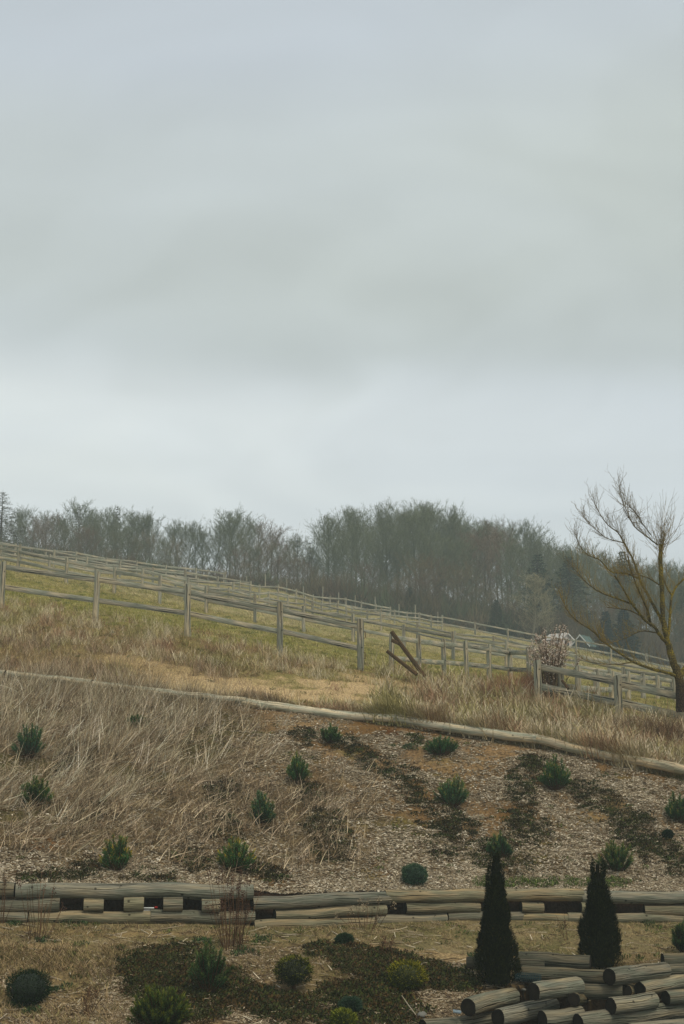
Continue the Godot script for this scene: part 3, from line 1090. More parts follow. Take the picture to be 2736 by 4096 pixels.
# ------------------------------------------------------------------ shrubs
func pine_meshes(w: float, h: float, stems: int, tip: Color, tipk: float, green: Color, upright: float) -> Array:
	var nd := MB.new()
	var st := MB.new()
	var tp := MB.new()
	for i in stems:
		var a := i * 2.39996 + rnd(-0.4, 0.4)
		var q := sqrt((i + 0.5) / stems)
		var r := q * w * 0.5 * rnd(0.8, 1.05)
		var top := Vector3(cos(a) * r, h * (1.0 - 0.62 * pow(q, 2.4)) * rnd(0.6, 1.08), sin(a) * r)
		var base := Vector3(cos(a) * r * 0.25, 0.0, sin(a) * r * 0.25)
		var mid := base.lerp(top, 0.5) + Vector3(cos(a), 0, sin(a)) * r * 0.22 * (1.0 - upright)
		var pts := []
		for k in 7:
			var t := k / 6.0
			pts.append(base.lerp(mid, t).lerp(mid.lerp(top, t), t))
		st.tube(pts, [0.014, 0.013, 0.012, 0.011, 0.01, 0.008, 0.005], 4, [sr(74, 54, 38)])
		var nn := 150
		var lshade := rnd(0.75, 1.1)
		for k in nn:
			var t := lerpf(0.12, 1.0, sqrt(float(k) / nn))
			var p := base.lerp(mid, t).lerp(mid.lerp(top, t), t)
			var ax := (mid.lerp(top, t) - base.lerp(mid, t)).normalized()
			var o := rdir()
			o = (o - ax * o.dot(ax)).normalized()
			var fw := 0.75 if t < 0.9 else rnd(0.9, 2.2)
			var d := (o + ax * fw).normalized()
			var c := green * lshade * rnd(0.7, 1.15)
			if t > 0.62: c = c.lerp(sr(112, 140, 78), 0.4 * (t - 0.62) / 0.38)
			if t > 0.86 and rng.randf() < tipk: c = tip * rnd(0.75, 1.05)
			c.a = 1.0
			nd.blade(p, d, d.cross(rdir()).normalized(), rnd(0.05, 0.09), 0.0115, c)
		if rng.randf() < tipk * 0.9:
			var dt := (top - mid).normalized()
			tp.tube([top - dt * 0.02, top + dt * 0.03, top + dt * rnd(0.06, 0.1)], [0.012, 0.013, 0.003], 4, [tip * rnd(0.8, 1.1)])
	return [st, nd, tp]

func pine(sx: float, sy_base: float, wpx: float, hpx: float, label: String, green: Color, tip: Color, tipk: float, upright := 0.5, stems := 40) -> Node3D:
	var p := gp(sx, sy_base)
	var s := -p.z / F
	var t := thing("dwarf_pine", label, "dwarf pine", p, "dwarf pines planted on the banks")
	var ms := pine_meshes(wpx * s * 1.16, hpx * s * 1.02, int(stems * 1.15), tip, tipk, green, upright)
	part("stems", ms[0].mesh(M.bark), t)
	part("needles", ms[1].mesh(M.needle), t)
	if ms[2].v.size(): part("shoot_tips", ms[2].mesh(M.plain), t).set_meta("kind", "stuff")
	return t

func globe(nm: String, sx: float, sy_base: float, wpx: float, hpx: float, label: String, green: Color, tip: Color, tipk: float, stem_px := 0.0) -> Node3D:
	var p := gp(sx, sy_base)
	var s := -p.z / F
	var t := thing(nm, label, "shrub", p)
	var w := wpx * s * 0.5
	var h := hpx * s * 0.5
	var lift := stem_px * s
	var nd := MB.new()
	var core := MB.new()
	var sd := rnd(0, 90)
	for i in 5200:
		var d := rdir()
		var r := 1.0 + 0.34 * nz2.get_noise_3d(d.x * 1.3 + sd, d.y * 1.3, d.z * 1.3) + 0.22 * nz.get_noise_3d(d.x * 3.0, d.y * 3.0 + sd, d.z * 3.0)
		r *= lerpf(0.78, 1.0, sqrt(rng.randf()))
		var q := Vector3(d.x * w, h * 0.95 + d.y * h + lift, d.z * w) * 1.0
		q = Vector3(d.x * w * r, lift + h * 0.95 + d.y * h * r, d.z * w * r)
		var dir := (d + rdir() * 0.7 + Vector3(0, 0.35, 0)).normalized()
		var c := green * rnd(0.65, 1.15)
		if r > 0.9 and d.y > -0.3 and rng.randf() < tipk * (0.35 + 0.65 * clampf(d.y + d.x * 0.6 + 0.4, 0, 1)): c = tip * rnd(0.7, 1.1)
		c.a = 1.0
		nd.blade(q, dir, dir.cross(rdir()).normalized(), rnd(0.03, 0.055), 0.011, c)
	var sph := SphereMesh.new()
	sph.radius = 1.0; sph.height = 2.0; sph.radial_segments = 14; sph.rings = 8
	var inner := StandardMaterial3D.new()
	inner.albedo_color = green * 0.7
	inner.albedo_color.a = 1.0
	inner.roughness = 1.0
	part("foliage", nd.mesh(M.needle), t)
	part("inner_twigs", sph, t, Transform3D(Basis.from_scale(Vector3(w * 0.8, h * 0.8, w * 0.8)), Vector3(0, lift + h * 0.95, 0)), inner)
	for k in (5 if stem_px > 0 else 2):
		core.tube([Vector3(rnd(-0.04, 0.04), -0.05, rnd(-0.04, 0.04)), Vector3(rnd(-0.03, 0.03), lift * 0.6, 0), Vector3(rnd(-0.12, 0.12) * (1 if stem_px > 0 else 0), lift + h * 0.7, rnd(-0.05, 0.05))], [0.018, 0.014, 0.008], 5, [sr(84, 62, 46)])
	part("stem", core.mesh(M.bark), t)
	return t

func thuja(sx: float, sy_base: float, hpx: float, wpx: float, twin: bool, label: String) -> void:
	var p := gp(sx, sy_base)
	var s := -p.z / F
	var t := thing("columnar_conifer", label, "conifer", p, "two columnar conifers on the terrace")
	var h := hpx * s
	var w := wpx * s * 0.6
	var b := MB.new()
	var sd := rnd(0, 50)
	var lobes := []
	for i in 120:
		lobes.append([rnd(0, TAU), rng.randf(), rnd(0.12, 0.3)])
	for i in 21000:
		var y := 1.0 - sqrt(rng.randf())
		y = lerpf(y, rng.randf(), 0.45)
		var a := rnd(0, TAU)
		var r := env(y) * (0.96 + 0.46 * nz2.get_noise_3d(cos(a) * 0.55 + sd, y * h * 1.1, sin(a) * 0.55) + 0.2 * nz.get_noise_3d(cos(a) + sd, y * h * 1.6, sin(a)))
		var cx := 0.0
		if twin and y > 0.72:
			cx = (0.085 if a < PI * 0.5 or a > PI * 1.5 else -0.06) * clampf((y - 0.72) / 0.12, 0, 1)
			r *= 0.6
			if cx > 0 and y > 0.965: continue
		var rr := r * w * lerpf(0.72, 1.0, sqrt(rng.randf()))
		var q := Vector3(cos(a) * rr + cx, y * h, sin(a) * rr)
		var out := Vector3(cos(a), 0, sin(a))
		var d := (Vector3.UP * rnd(0.5, 1.3) + out * rnd(0.2, 1.0) + rdir() * 0.35).normalized()
		var c := sr(42, 46, 22) * rnd(0.6, 1.2)
		if rng.randf() < 0.1 and r > env(y) * 1.05: c = sr(64, 58, 26) * rnd(0.7, 1.1)
		c.a = 1.0
		b.leaf(q, d, d.cross(out).normalized() * (1 if rng.randf() < 0.5 else -1), rnd(0.035, 0.075), rnd(0.014, 0.026), c)
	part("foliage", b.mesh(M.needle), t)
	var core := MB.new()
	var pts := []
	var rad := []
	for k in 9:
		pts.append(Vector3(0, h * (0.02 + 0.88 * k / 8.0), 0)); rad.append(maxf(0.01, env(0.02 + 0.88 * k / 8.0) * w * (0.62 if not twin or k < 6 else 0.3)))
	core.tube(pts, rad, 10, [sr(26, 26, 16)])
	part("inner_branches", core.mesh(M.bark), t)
	var tr := MB.new()
	tr.tube([Vector3(0, -0.1, 0), Vector3(0, h * 0.5, 0)], [0.04, 0.02], 7, [sr(70, 52, 38)])
	part("trunk", tr.mesh(M.bark), t)

func env(y: float) -> float:
	if y < 0.06: return lerpf(0.78, 0.95, y / 0.06)
	return lerpf(1.0, 0.13, pow((y - 0.06) / 0.94, 0.95)) if y < 0.985 else 0.07

func dead_shrub(sx: float, sy_base: float, hpx: float, wpx: float, stems: int, label: String, heads: float, head_col: Color) -> void:
	var p := gp(sx, sy_base)
	var s := -p.z / F
	var t := thing("dead_perennial", label, "dead plant", p, "dead perennials on the terrace")
	var st := MB.new()
	var hd := MB.new()
	for i in stems:
		var a := rnd(0, TAU)
		var r := sqrt(rng.randf())
		var base := Vector3(cos(a) * r * wpx * s * 0.3, -0.02, sin(a) * r * wpx * s * 0.3)
		var top := Vector3(base.x * 2.1 + rnd(-0.14, 0.14), hpx * s * rnd(0.4, 1.0), base.z * 1.7)
		var mid := base.lerp(top, 0.55) + Vector3(rnd(-0.03, 0.03), 0, rnd(-0.03, 0.03))
		var col := sr(92, 70, 52) * rnd(0.7, 1.35)
		col.a = 1.0
		st.tube([base, mid, top], [0.006, 0.0045, 0.0025], 4, [col])
		for k in 5:
			var q := mid.lerp(top, rnd(0, 1))
			var d := (rdir() + Vector3(0, 0.8, 0)).normalized()
			st.blade(q, d, d.cross(rdir()).normalized(), rnd(0.06, 0.16), 0.006, col)
		if rng.randf() < heads:
			for k in 42:
				var q := top + rdir() * rnd(0.0, 0.075) + Vector3(0, rnd(-0.1, 0.05), 0)
				var d := rdir()
				var hc := head_col * rnd(0.65, 1.2)
				hc.a = 1.0
				hd.leaf(q, d, d.cross(rdir()).normalized(), rnd(0.02, 0.04), 0.018, hc)
	part("stems", st.mesh(M.bark), t)
	if hd.v.size(): part("seed_heads", hd.mesh(M.plain), t)

# ------------------------------------------------------------------ trees
func bare_tree(sd: int, h: float, spread: float, start: float, twig: Color, trunk: Color, up0: float, up1: float) -> Array:
	rng.seed = sd
	var tk := MB.new()
	var cr := MB.new()
	var pts := []
	var rad := []
	var p := Vector3(0, -0.6, 0)
	var dir := Vector3.UP
	var n := 11
	for i in n + 1:
		pts.append(p)
		rad.append(h * 0.0115 * pow(1.0 - float(i) / (n + 1), 0.8))
		dir = (dir + Vector3(rnd(-0.09, 0.09), 0.12, rnd(-0.09, 0.09))).normalized()
		p += dir * (h * 0.97 + 0.6) / n
	tk.tube(pts, rad, 7, [trunk])
	var nb := 38
	for i in nb:
		var t := lerpf(start, 0.985, pow((i + rng.randf()) / nb, 0.85))
		var fi := t * n
		var j := mini(int(fi), n - 1)
		var q: Vector3 = pts[j].lerp(pts[j + 1], fi - j)
		var az := i * 2.39996 + rnd(-0.5, 0.5)
		var el := lerpf(up0, up1, t) + rnd(-0.15, 0.15)
		var sh := pow(sin(PI * clampf((t - start) / (1.0 - start) * 0.78 + 0.16, 0, 1)), 0.7)
		var l := spread * sh * rnd(0.7, 1.15)
		var out := Vector3(cos(az), 0, sin(az))
		var bp := [q]
		var d := (out * cos(el) + Vector3.UP * sin(el)).normalized()
		var m := 5
		for k in m:
			d = (d + Vector3(rnd(-0.2, 0.2), 0.1, rnd(-0.2, 0.2))).normalized()
			q += d * l / m
			bp.append(q)
		var r0 := h * 0.0042 * lerpf(1.0, 0.5, t)
		tk.tube(bp, [r0, r0 * 0.85, r0 * 0.65, r0 * 0.5, r0 * 0.36, r0 * 0.2], 4, [trunk.lerp(twig, 0.4)])
		for k in 9:
			var tt := lerpf(0.2, 1.0, (k + rng.randf()) / 9.0)
			var g := tt * m
			var a := mini(int(g), m - 1)
			var s: Vector3 = bp[a].lerp(bp[a + 1], g - a)
			var bd: Vector3 = (bp[a + 1] - bp[a]).normalized()
			var sd2 := (bd * 0.8 + rdir() * 0.9 + Vector3(0, 0.35, 0)).normalized()
			var sl := l * rnd(0.22, 0.45)
			var mid := s + sd2 * sl * 0.5 + Vector3(0, sl * 0.05, 0)
			var e := s + (sd2 + Vector3(0, 0.25, 0)).normalized() * sl
			cr.ribbon([s, mid, e], bd.cross(rdir()).normalized(), 0.05, 0.02, twig)
			for w in 13:
				var f := rnd(0.15, 1.0)
				var o := s.lerp(e, f)
				var td := (sd2 * 0.7 + rdir() * 0.9 + Vector3(0, 0.4, 0)).normalized()
				var tl := rnd(0.35, 1.0) * h / 20.0
				var c := twig * rnd(0.8, 1.2)
				c.a = 1.0
				cr.blade(o, td, td.cross(rdir()).normalized(), tl, 0.034, c)
				var td2 := (td + rdir() * 0.8).normalized()
				cr.blade(o + td * tl * 0.4, td2, td2.cross(rdir()).normalized(), tl * 0.6, 0.026, c)
	return [tk, cr]

func conifer_tree(sd: int, h: float, r: float, green: Color, whorls: int, sparse: float, droop: float) -> Array:
	rng.seed = sd
	var tk := MB.new()
	var cr := MB.new()
	tk.tube([Vector3(0, -0.5, 0), Vector3(0, h * 0.5, 0), Vector3(0, h, 0)], [h * 0.014, h * 0.008, 0.01], 7, [sr(76, 64, 54)])
	for i in whorls:
		var t := lerpf(0.06, 0.985, float(i) / whorls)
		var l := r * pow(1.0 - t, 0.8) * rnd(0.8, 1.15) + 0.12
		var nb := 8
		for k in nb:
			if rng.randf() < sparse * 0.4: continue
			var a := TAU * (k + rnd(-0.3, 0.3)) / nb + i * 1.1
			var o := Vector3(cos(a), 0, sin(a))
			var p := Vector3(0, h * t + rnd(-0.1, 0.1), 0)
			var ll := l * rnd(0.75, 1.15)
			var tip := p + o * ll + Vector3(0, -ll * droop + ll * 0.12, 0)
			var mid := p + o * ll * 0.55 + Vector3(0, -ll * droop * 0.75, 0)
			tk.tube([p, mid, tip], [0.035, 0.025, 0.01], 3, [sr(80, 68, 56)])
			var m := int((10 + ll * 13) * (1.0 - sparse * 0.55))
			for q in m:
				var f := sqrt(rng.randf())
				var s := p.lerp(mid, f).lerp(mid.lerp(tip, f), f)
				var d := (o * 0.6 + rdir() * 0.8 + Vector3(0, -0.25, 0)).normalized()
				var c := green * rnd(0.65, 1.2)
				c.a = 1.0
				cr.leaf(s, d, d.cross(rdir()).normalized(), rnd(0.25, 0.55) * (0.6 + ll * 0.18), rnd(0.05, 0.13) * (1.0 - sparse * 0.6), c)
	return [tk, cr]

var protos := {}
func proto(kind: String, v: int) -> Node3D:
	var key := "%s%d" % [kind, v]
	if protos.has(key): return protos[key]
	var t := Node3D.new()
	var keep := rng.state
	var ms: Array
	match kind:
		"grey": ms = bare_tree(100 + v, 20.0, 7.2 + 0.7 * (v % 3), [0.2, 0.3, 0.12, 0.22, 0.34][v], sr(98, 102, 76), sr(86, 90, 70), 0.45, 1.05)
		"red": ms = bare_tree(200 + v, 20.0, 8.4 + 0.6 * v, [0.1, 0.16, 0.06][v], sr(112, 92, 74), sr(86, 80, 66), 0.3, 0.95)
		"brush": ms = bare_tree(300 + v, 20.0, 12.0 + v, 0.05, [sr(112, 98, 72), sr(104, 86, 68), sr(98, 98, 72)][v], sr(82, 74, 60), 0.6, 1.1)
		"pale": ms = bare_tree(400 + v, 20.0, 8.0, 0.08, sr(146, 138, 108), sr(120, 112, 92), 0.7, 1.2)
		"spruce": ms = conifer_tree(500 + v, 16.0, 3.4, sr(40, 58, 38), 34, 0.0, 0.3)
		"blue": ms = conifer_tree(520 + v, 6.0, 1.75, sr(34, 54, 52), 24, 0.0, 0.22)
		"scots": ms = conifer_tree(540 + v, 16.0, 3.2, sr(58, 70, 52), 13, 0.5, 0.1)
		"larch": ms = conifer_tree(560 + v, 20.0, 5.6, sr(84, 80, 62), 34, 0.55, 0.14)
	rng.state = keep
	t.name = "template"
	part("trunk", ms[0].mesh(M.bark), t)
	part("crown", ms[1].mesh(M.bark if kind in ["grey", "red", "brush", "pale", "larch"] else M.needle), t)
	protos[key] = t
	return t

func plant_tree(nm: String, kind: String, v: int, sx: float, d: float, top_sy: float, label: String, cat: String, group: String, wide := 1.0) -> void:
	var src := proto(kind, v)
	var r := ray(sx, top_sy)
	var base := on(r.x * d, d)
	var real: float = {"spruce": 16.0, "blue": 6.0, "scots": 16.0}.get(kind, 20.0)
	var h := maxf(1.5, r.y * d - base.y)
	var o: Node3D = src.duplicate()
	o.name = numbered(nm)
	add_child(o)
	o.position = base
	var k := h / real
	o.basis = Basis(Vector3.UP, rnd(0, TAU)).scaled_local(Vector3(k * wide, k, k * wide))
	meta(o, label, cat, group)

const ORD := ["first", "second", "third", "fourth", "fifth", "sixth", "seventh", "eighth", "ninth", "tenth", "eleventh", "twelfth", "thirteenth"]
const SKY := [[-400, 2010], [-60, 2000], [60, 2050], [200, 2040], [300, 2030], [400, 2045], [480, 2022], [560, 2045], [640, 2062], [720, 2112], [790, 2105], [850, 2080], [960, 2068], [1060, 2100], [1150, 2135], [1215, 2170], [1262, 2205], [1300, 2125], [1350, 2088], [1420, 2075], [1560, 2066], [1700, 2046], [1800, 2084], [1950, 2100], [2080, 2132], [2160, 2190], [2280, 2190], [2400, 2235], [2500, 2255], [2736, 2290], [3200, 2350]]

func sky_top(sx: float) -> float:
	return sky_line(sx) + (20.0 if sx < 1240.0 else 6.0)

func sky_line(sx: float) -> float:
	for i in SKY.size() - 1:
		if sx <= SKY[i + 1][0]:
			return lerpf(SKY[i][1], SKY[i + 1][1], clampf((sx - SKY[i][0]) / float(SKY[i + 1][0] - SKY[i][0]), 0, 1))
	return 2350.0

func section(sx: float) -> String:
	if sx < 330: return "above the crowded rails at left"
	if sx < 640: return "behind the near fence"
	if sx < 980: return "where sky shows between trunks"
	if sx < 1255: return "left of the treeline notch"
	if sx < 1560: return "right of the treeline notch"
	if sx < 1860: return "under the wood's peak"
	if sx < 2180: return "right of the wood's peak"
	if sx < 2480: return "behind the sheds"
	return "behind the yellow tree"

var counts := {}
func wood_label(col: String, rowname: String, sx: float) -> String:
	var key := col + rowname + section(sx)
	counts[key] = counts.get(key, 0) + 1
	return "%s bare tree, %s from left, %s %s" % [col, ORD[mini(counts[key] - 1, 12)], rowname, section(sx)]

func build_wood() -> void:
	rng.seed = 77
	var g := "bare trees of the wood beyond the paddocks"
	var sx := -230.0
	while sx < 2960:
		var thin := sx > 690 and sx < 1000
		var kind := "grey"
		if (sx > 130 and sx < 260) or (sx > 1010 and sx < 1160) or (sx > 1930 and sx < 2010): kind = "red" if rng.randf() < 0.6 else "grey"
		var v := rng.randi() % (5 if kind == "grey" else 3)
		if sx > 30 or sx < -70:
			plant_tree("bare_tree", kind, v, sx, rnd(198, 212), sky_top(sx) + rnd(-12, 44), wood_label("reddish" if kind == "red" else "grey green", "on skyline", sx), "tree", g, rnd(0.95, 1.3))
		sx += rnd(30, 48) * (0.9 if thin else 1.0)
	sx = -220.0
	while sx < 2960:
		if not (sx > 720 and sx < 940):
			var kind := "red" if rng.randf() < (0.6 if (sx > 130 and sx < 330) or (sx > 980 and sx < 1180) or (sx > 1280 and sx < 1450) or (sx > 1900 and sx < 2040) else 0.08) else "grey"
			var v := rng.randi() % (5 if kind == "grey" else 3)
			plant_tree("bare_tree", kind, v, sx, rnd(184, 195), sky_top(sx) + rnd(36, 130), wood_label("reddish" if kind == "red" else "grey green", "in middle rank", sx), "tree", g, rnd(1.0, 1.3))
		sx += rnd(42, 62)
	sx = -200.0
	while sx < 2960:
		if not (sx > 700 and sx < 940):
			var v := rng.randi() % 3
			plant_tree("low_tree", "brush", v, sx, rnd(176, 182), sky_top(sx) + rnd(150, 240) + (40.0 if sx > 1300 else 0.0), wood_label(["tawny", "brown", "olive"][v], "at wood edge", sx), "tree", "low bushy trees along the wood's edge", rnd(1.3, 1.9))
		sx += rnd(62, 84)
	sx = -210.0
	while sx < 1280:
		if not (sx > 760 and sx < 930):
			var v2 := rng.randi() % 3
			plant_tree("low_tree", "brush", v2, sx, rnd(186, 194), sky_top(sx) + rnd(62, 130), wood_label(["tawny", "brown", "olive"][v2], "of half height", sx), "tree", "low bushy trees along the wood's edge", rnd(1.0, 1.35))
		sx += rnd(52, 74)
	sx = 1250.0
	while sx < 2960:
		var kind := "grey" if rng.randf() < 0.88 else "red"
		plant_tree("bare_tree", kind, rng.randi() % 3, sx, rnd(218, 240), sky_top(sx) + rnd(5, 60), wood_label("reddish" if kind == "red" else "grey green", "in rear rank", sx), "tree", g, rnd(1.0, 1.3))
		sx += rnd(60, 85)
	sx = 1230.0
	while sx < 2900:
		var v := rng.randi() % 3
		plant_tree("low_tree", "brush", v, sx, rnd(173, 178), sky_top(sx) + rnd(270, 350), wood_label(["tawny", "brown", "olive"][v], "lowest in front", sx), "tree", "low bushy trees along the wood's edge", rnd(1.5, 2.2))
		sx += rnd(85, 120)
	# the ones that stand out
	plant_tree("larch", "larch", 0, 12, 186, 1958, "tall bare larch with level branches at the photo's left edge", "tree", "", 1.5)
	plant_tree("larch", "larch", 0, 318, 200, 2015, "bare larch spire poking above the treeline at left", "tree", "", 0.6)
	plant_tree("larch", "larch", 0, 470, 202, 2012, "thin bare larch spire, highest of the left wood", "tree", "", 0.5)
	plant_tree("scots_pine", "scots", 0, 1190, 196, 2140, "small dark pine left of the notch in the treeline", "tree", "", 0.7)
	plant_tree("scots_pine", "scots", 1, 1240, 194, 2150, "slim dark pine standing in the notch of the treeline", "tree", "", 0.55)
	plant_tree("spruce", "spruce", 0, 2150, 180, 2205, "dark green spruce rising over the sheds, left of two", "tree", "", 1.5)
	plant_tree("spruce", "spruce", 1, 2275, 182, 2215, "broad dark spruce between the sheds and the yellow tree", "tree", "", 1.7)
	plant_tree("spruce", "spruce", 0, 2488, 190, 2192, "tall dark spruce top seen through the yellow tree's branches", "tree", "", 1.1)
	plant_tree("spruce", "spruce", 1, 2725, 184, 2330, "dark spruce at the right edge beyond the yellow trunk", "tree", "", 0.8)
	plant_tree("spruce", "spruce", 0, 1640, 174, 2345, "small dark evergreen deep in the brown thicket below the peak", "tree", "", 1.5)
	plant_tree("spruce", "spruce", 1, 1985, 173, 2395, "low dark evergreen at the wood's foot left of the pale tree", "tree", "", 1.7)
	plant_tree("spruce", "spruce", 1, 1760, 186, 2285, "green evergreen half hidden among bare trunks under the peak", "tree", "", 1.3)
	plant_tree("blue_spruce", "blue", 0, 2422, 160, 2440, "blue green spruce, left one of a touching pair", "tree", "", 1.05)
	plant_tree("blue_spruce", "blue", 1, 2494, 157, 2430, "blue green spruce, right one of a touching pair", "tree", "", 1.12)
	plant_tree("pale_tree", "pale", 0, 2125, 170, 2325, "pale bare tree with rounded crown at the wood's foot", "tree", "", 1.9)
	plant_tree("pale_tree", "pale", 0, 2180, 172, 2400, "smaller pale bare tree beside the rounded pale one", "tree", "", 1.2)
	# undergrowth that closes the foot of the wood
	var b := MB.new()
	for i in 170:
		var a := rnd(0, TAU)
		var r := sqrt(rng.randf()) * 0.7
		var p := Vector3(cos(a) * r, rnd(-0.1, 0.5) * (1.1 - r), sin(a) * r)
		var d := (rdir() + Vector3(0, 1.0, 0)).normalized()
		var q := rnd(0.75, 1.0)
		b.blade(p, d, d.cross(rdir()).normalized(), rnd(0.3, 0.8), 0.04, Color(q, q, q))
	var bm := b.mesh(M.bark)
	var xf := []
	var co := []
	for i in 2600:
		var s := rnd(-260, 2980)
		var r := ray(s, 2400)
		var d := rnd(173, 205)
		if s > 640 and s < 980 and rng.randf() < 0.55: continue
		xf.append(Transform3D(Basis(Vector3.UP, rnd(0, TAU)).scaled(Vector3(rnd(1.6, 2.8), rnd(1.4, 3.4) * (1.5 if s > 1250 else 1.0), rnd(1.6, 2.6))), on(r.x * d, d)))
		co.append(vary(sr(112, 98, 74) if rng.randf() < 0.5 else (sr(86, 92, 66) if rng.randf() < 0.6 else sr(104, 86, 70)), 0.12))
	stuff("undergrowth", bm, xf, co, "brown leafless undergrowth along the foot of the wood", "undergrowth")

func Z(zx: float, zy: float, d: float) -> Vector3:
	return P(2186.0 + zx / 2.851, 1900.0 + zy / 2.851, d)

func lichen(r: float) -> Color:
	var c := sr(156, 138, 48).lerp(sr(92, 84, 52), rng.randf() * 0.95)
	return sr(112, 98, 76).lerp(c, clampf((r - 0.006) / 0.02, 0, 1))

func build_yellow_tree() -> void:
	rng.seed = 31
	var d0 := 44.0
	var foot := gp(2716, 2925)
	d0 = -foot.z
	var t := thing("lichen_tree", "bare tree with mustard yellow lichen on trunk and limbs at right", "tree", foot)
	var tk := MB.new()
	var lb := MB.new()
	var tw := MB.new()
	var bd := MB.new()
	var limbs := [
		[[1535, 2700], [1530, 2480], [1500, 2280], [1440, 2120], [1390, 1930], 0.24, 0.135, 0.0, 0.0],
		[[1390, 1930], [1345, 1750], [1325, 1560], [1312, 1250], [1300, 900], [1305, 790], 0.12, 0.085, 0.0, -0.2],
		[[1392, 1935], [1300, 1840], [1230, 1730], [1120, 1660], [1050, 1560], [960, 1450], [870, 1290], [780, 1150], 0.085, 0.03, 0.0, -0.9],
		[[1332, 1690], [1190, 1430], [1080, 1230], [1030, 1080], [960, 910], [880, 770], [820, 660], [690, 560], [575, 380], [535, 255], 0.08, 0.008, 0.0, 0.9],
		[[1378, 1930], [1398, 1720], [1415, 1500], [1432, 1370], [1490, 1260], [1600, 1150], [1760, 900], [1820, 560], 0.075, 0.01, 0.0, 0.7],
		[[1432, 1370], [1360, 1260], [1335, 1180], 0.05, 0.02, 0.3, 0.5],
		[[1500, 2300], [1420, 2268], [1290, 2235], [1150, 2195], [980, 2125], [800, 2010], [640, 1895], [540, 1790], [430, 1720], [310, 1630], [220, 1520], [190, 1390], 0.085, 0.008, 0.0, -1.1],
		[[1045, 1180], [900, 1120], [740, 1105], [600, 960], [480, 920], [370, 790], [315, 655], 0.05, 0.006, 0.4, 1.2],
		[[1010, 1480], [820, 1415], [640, 1350], [480, 1250], [370, 1130], [290, 1040], 0.05, 0.006, -0.5, -1.3],
		[[1060, 1600], [950, 1545], [830, 1525], [690, 1510], 0.035, 0.012, -0.4, -1.0],
		[[880, 772], [700, 725], [550, 610], [440, 510], [402, 435], 0.025, 0.006, 0.6, 1.0],
		[[1260, 1800], [1080, 1780], [900, 1860], [660, 1922], [590, 1820], 0.03, 0.006, -0.1, -0.8],
		[[985, 2130], [800, 2160], [530, 2140], [370, 2070], 0.03, 0.007, -0.5, -1.2],
		[[1300, 1260], [1150, 1170], [980, 1130], [830, 1150], 0.035, 0.012, 0.0, -0.7],
		[[1170, 1690], [1130, 1480], [1050, 1330], [1000, 1180], [940, 1020], [930, 900], 0.055, 0.015, -0.2, -0.6],
		[[1195, 1720], [1160, 1560], [1110, 1450], [1040, 1280], 0.05, 0.018, -0.2, -1.0],
		[[1270, 800], [1130, 690], [1000, 585], [930, 440], [870, 310], [828, 140], 0.035, 0.005, 0.0, 0.4],
		[[1190, 680], [1085, 540], [1010, 420], [900, 330], 0.025, 0.006, 0.0, -0.6],
		[[870, 290], [880, 380], [1005, 590], 0.008, 0.014, 0.2, 0.1],
		[[1520, 2300], [1700, 2050], [1900, 1800], [2080, 1350], [2180, 900], 0.15, 0.01, 0.0, 1.6],
		[[1560, 2420], [1800, 2280], [2050, 2200], [2280, 2000], [2380, 1700], 0.1, 0.008, 0.0, -1.4],
		[[1740, 1000], [1900, 760], [1960, 430], 0.04, 0.006, 0.6, 1.5],
	]
	var lines := []
	var no := 0
	for L in limbs:
		var n: int = L.size() - 4
		var pts := []
		for i in n:
			pts.append(Z(L[i][0], L[i][1], d0 + lerpf(L[n + 2], L[n + 3], float(i) / (n - 1)) * 1.1) - foot)
		# smooth it
		var cv := Curve3D.new()
		for i in n:
			var a: Vector3 = pts[maxi(i - 1, 0)]
			var b: Vector3 = pts[mini(i + 1, n - 1)]
			cv.add_point(pts[i], -(b - a) / 6.0, (b - a) / 6.0)
		var m := (n - 1) * 4
		var fine := []
		var rad := []
		var cols := []
		var total := cv.get_baked_length()
		for i in m + 1:
			var q := float(i) / m
			var r := lerpf(L[n], L[n + 1], pow(q, 0.8)) * 0.72
			fine.append(cv.sample_baked(total * q) + rdir() * minf(r * 0.25, 0.012))
			r *= rnd(0.94, 1.08)
			rad.append(r)
			var c := lichen(r)
			if no == 0: c = sr(72, 60, 46).lerp(c, clampf(q * 1.6 - 0.4, 0, 0.9))
			cols.append(c)
		if no == 0: tk.tube(fine, rad, 14, cols, 1.0)
		else: lb.tube(fine, rad, 8, cols, 1.0)
		lines.append([fine, rad])
		no += 1
	# shoots
	var shoots := []
	for li in range(1, lines.size()):
		var fine: Array = lines[li][0]
		var rad: Array = lines[li][1]
		for i in range(2, fine.size()):
			if rad[i] > 0.06 and rng.randf() < 0.45: continue
			for k in (3 if rad[i] < 0.032 else 2):
				var dir: Vector3 = (fine[i] - fine[i - 1]).normalized()
				var sd := (dir * 0.8 + rdir() * 0.7 + Vector3(0, 0.5, 0)).normalized()
				shoots.append([fine[i].lerp(fine[i - 1], rng.randf()), sd, rnd(0.25, 0.85)])
	var head: Vector3 = Z(1305, 785, d0 - 0.2) - foot
	for i in 46:
		var a := rnd(0, TAU)
		var el := lerpf(0.15, 1.5, pow(rng.randf(), 0.7))
		shoots.append([head + Vector3(rnd(-0.12, 0.12), rnd(-0.5, 0.12), rnd(-0.12, 0.12)), Vector3(cos(a) * cos(el), sin(el), sin(a) * cos(el)), rnd(0.7, 1.55)])
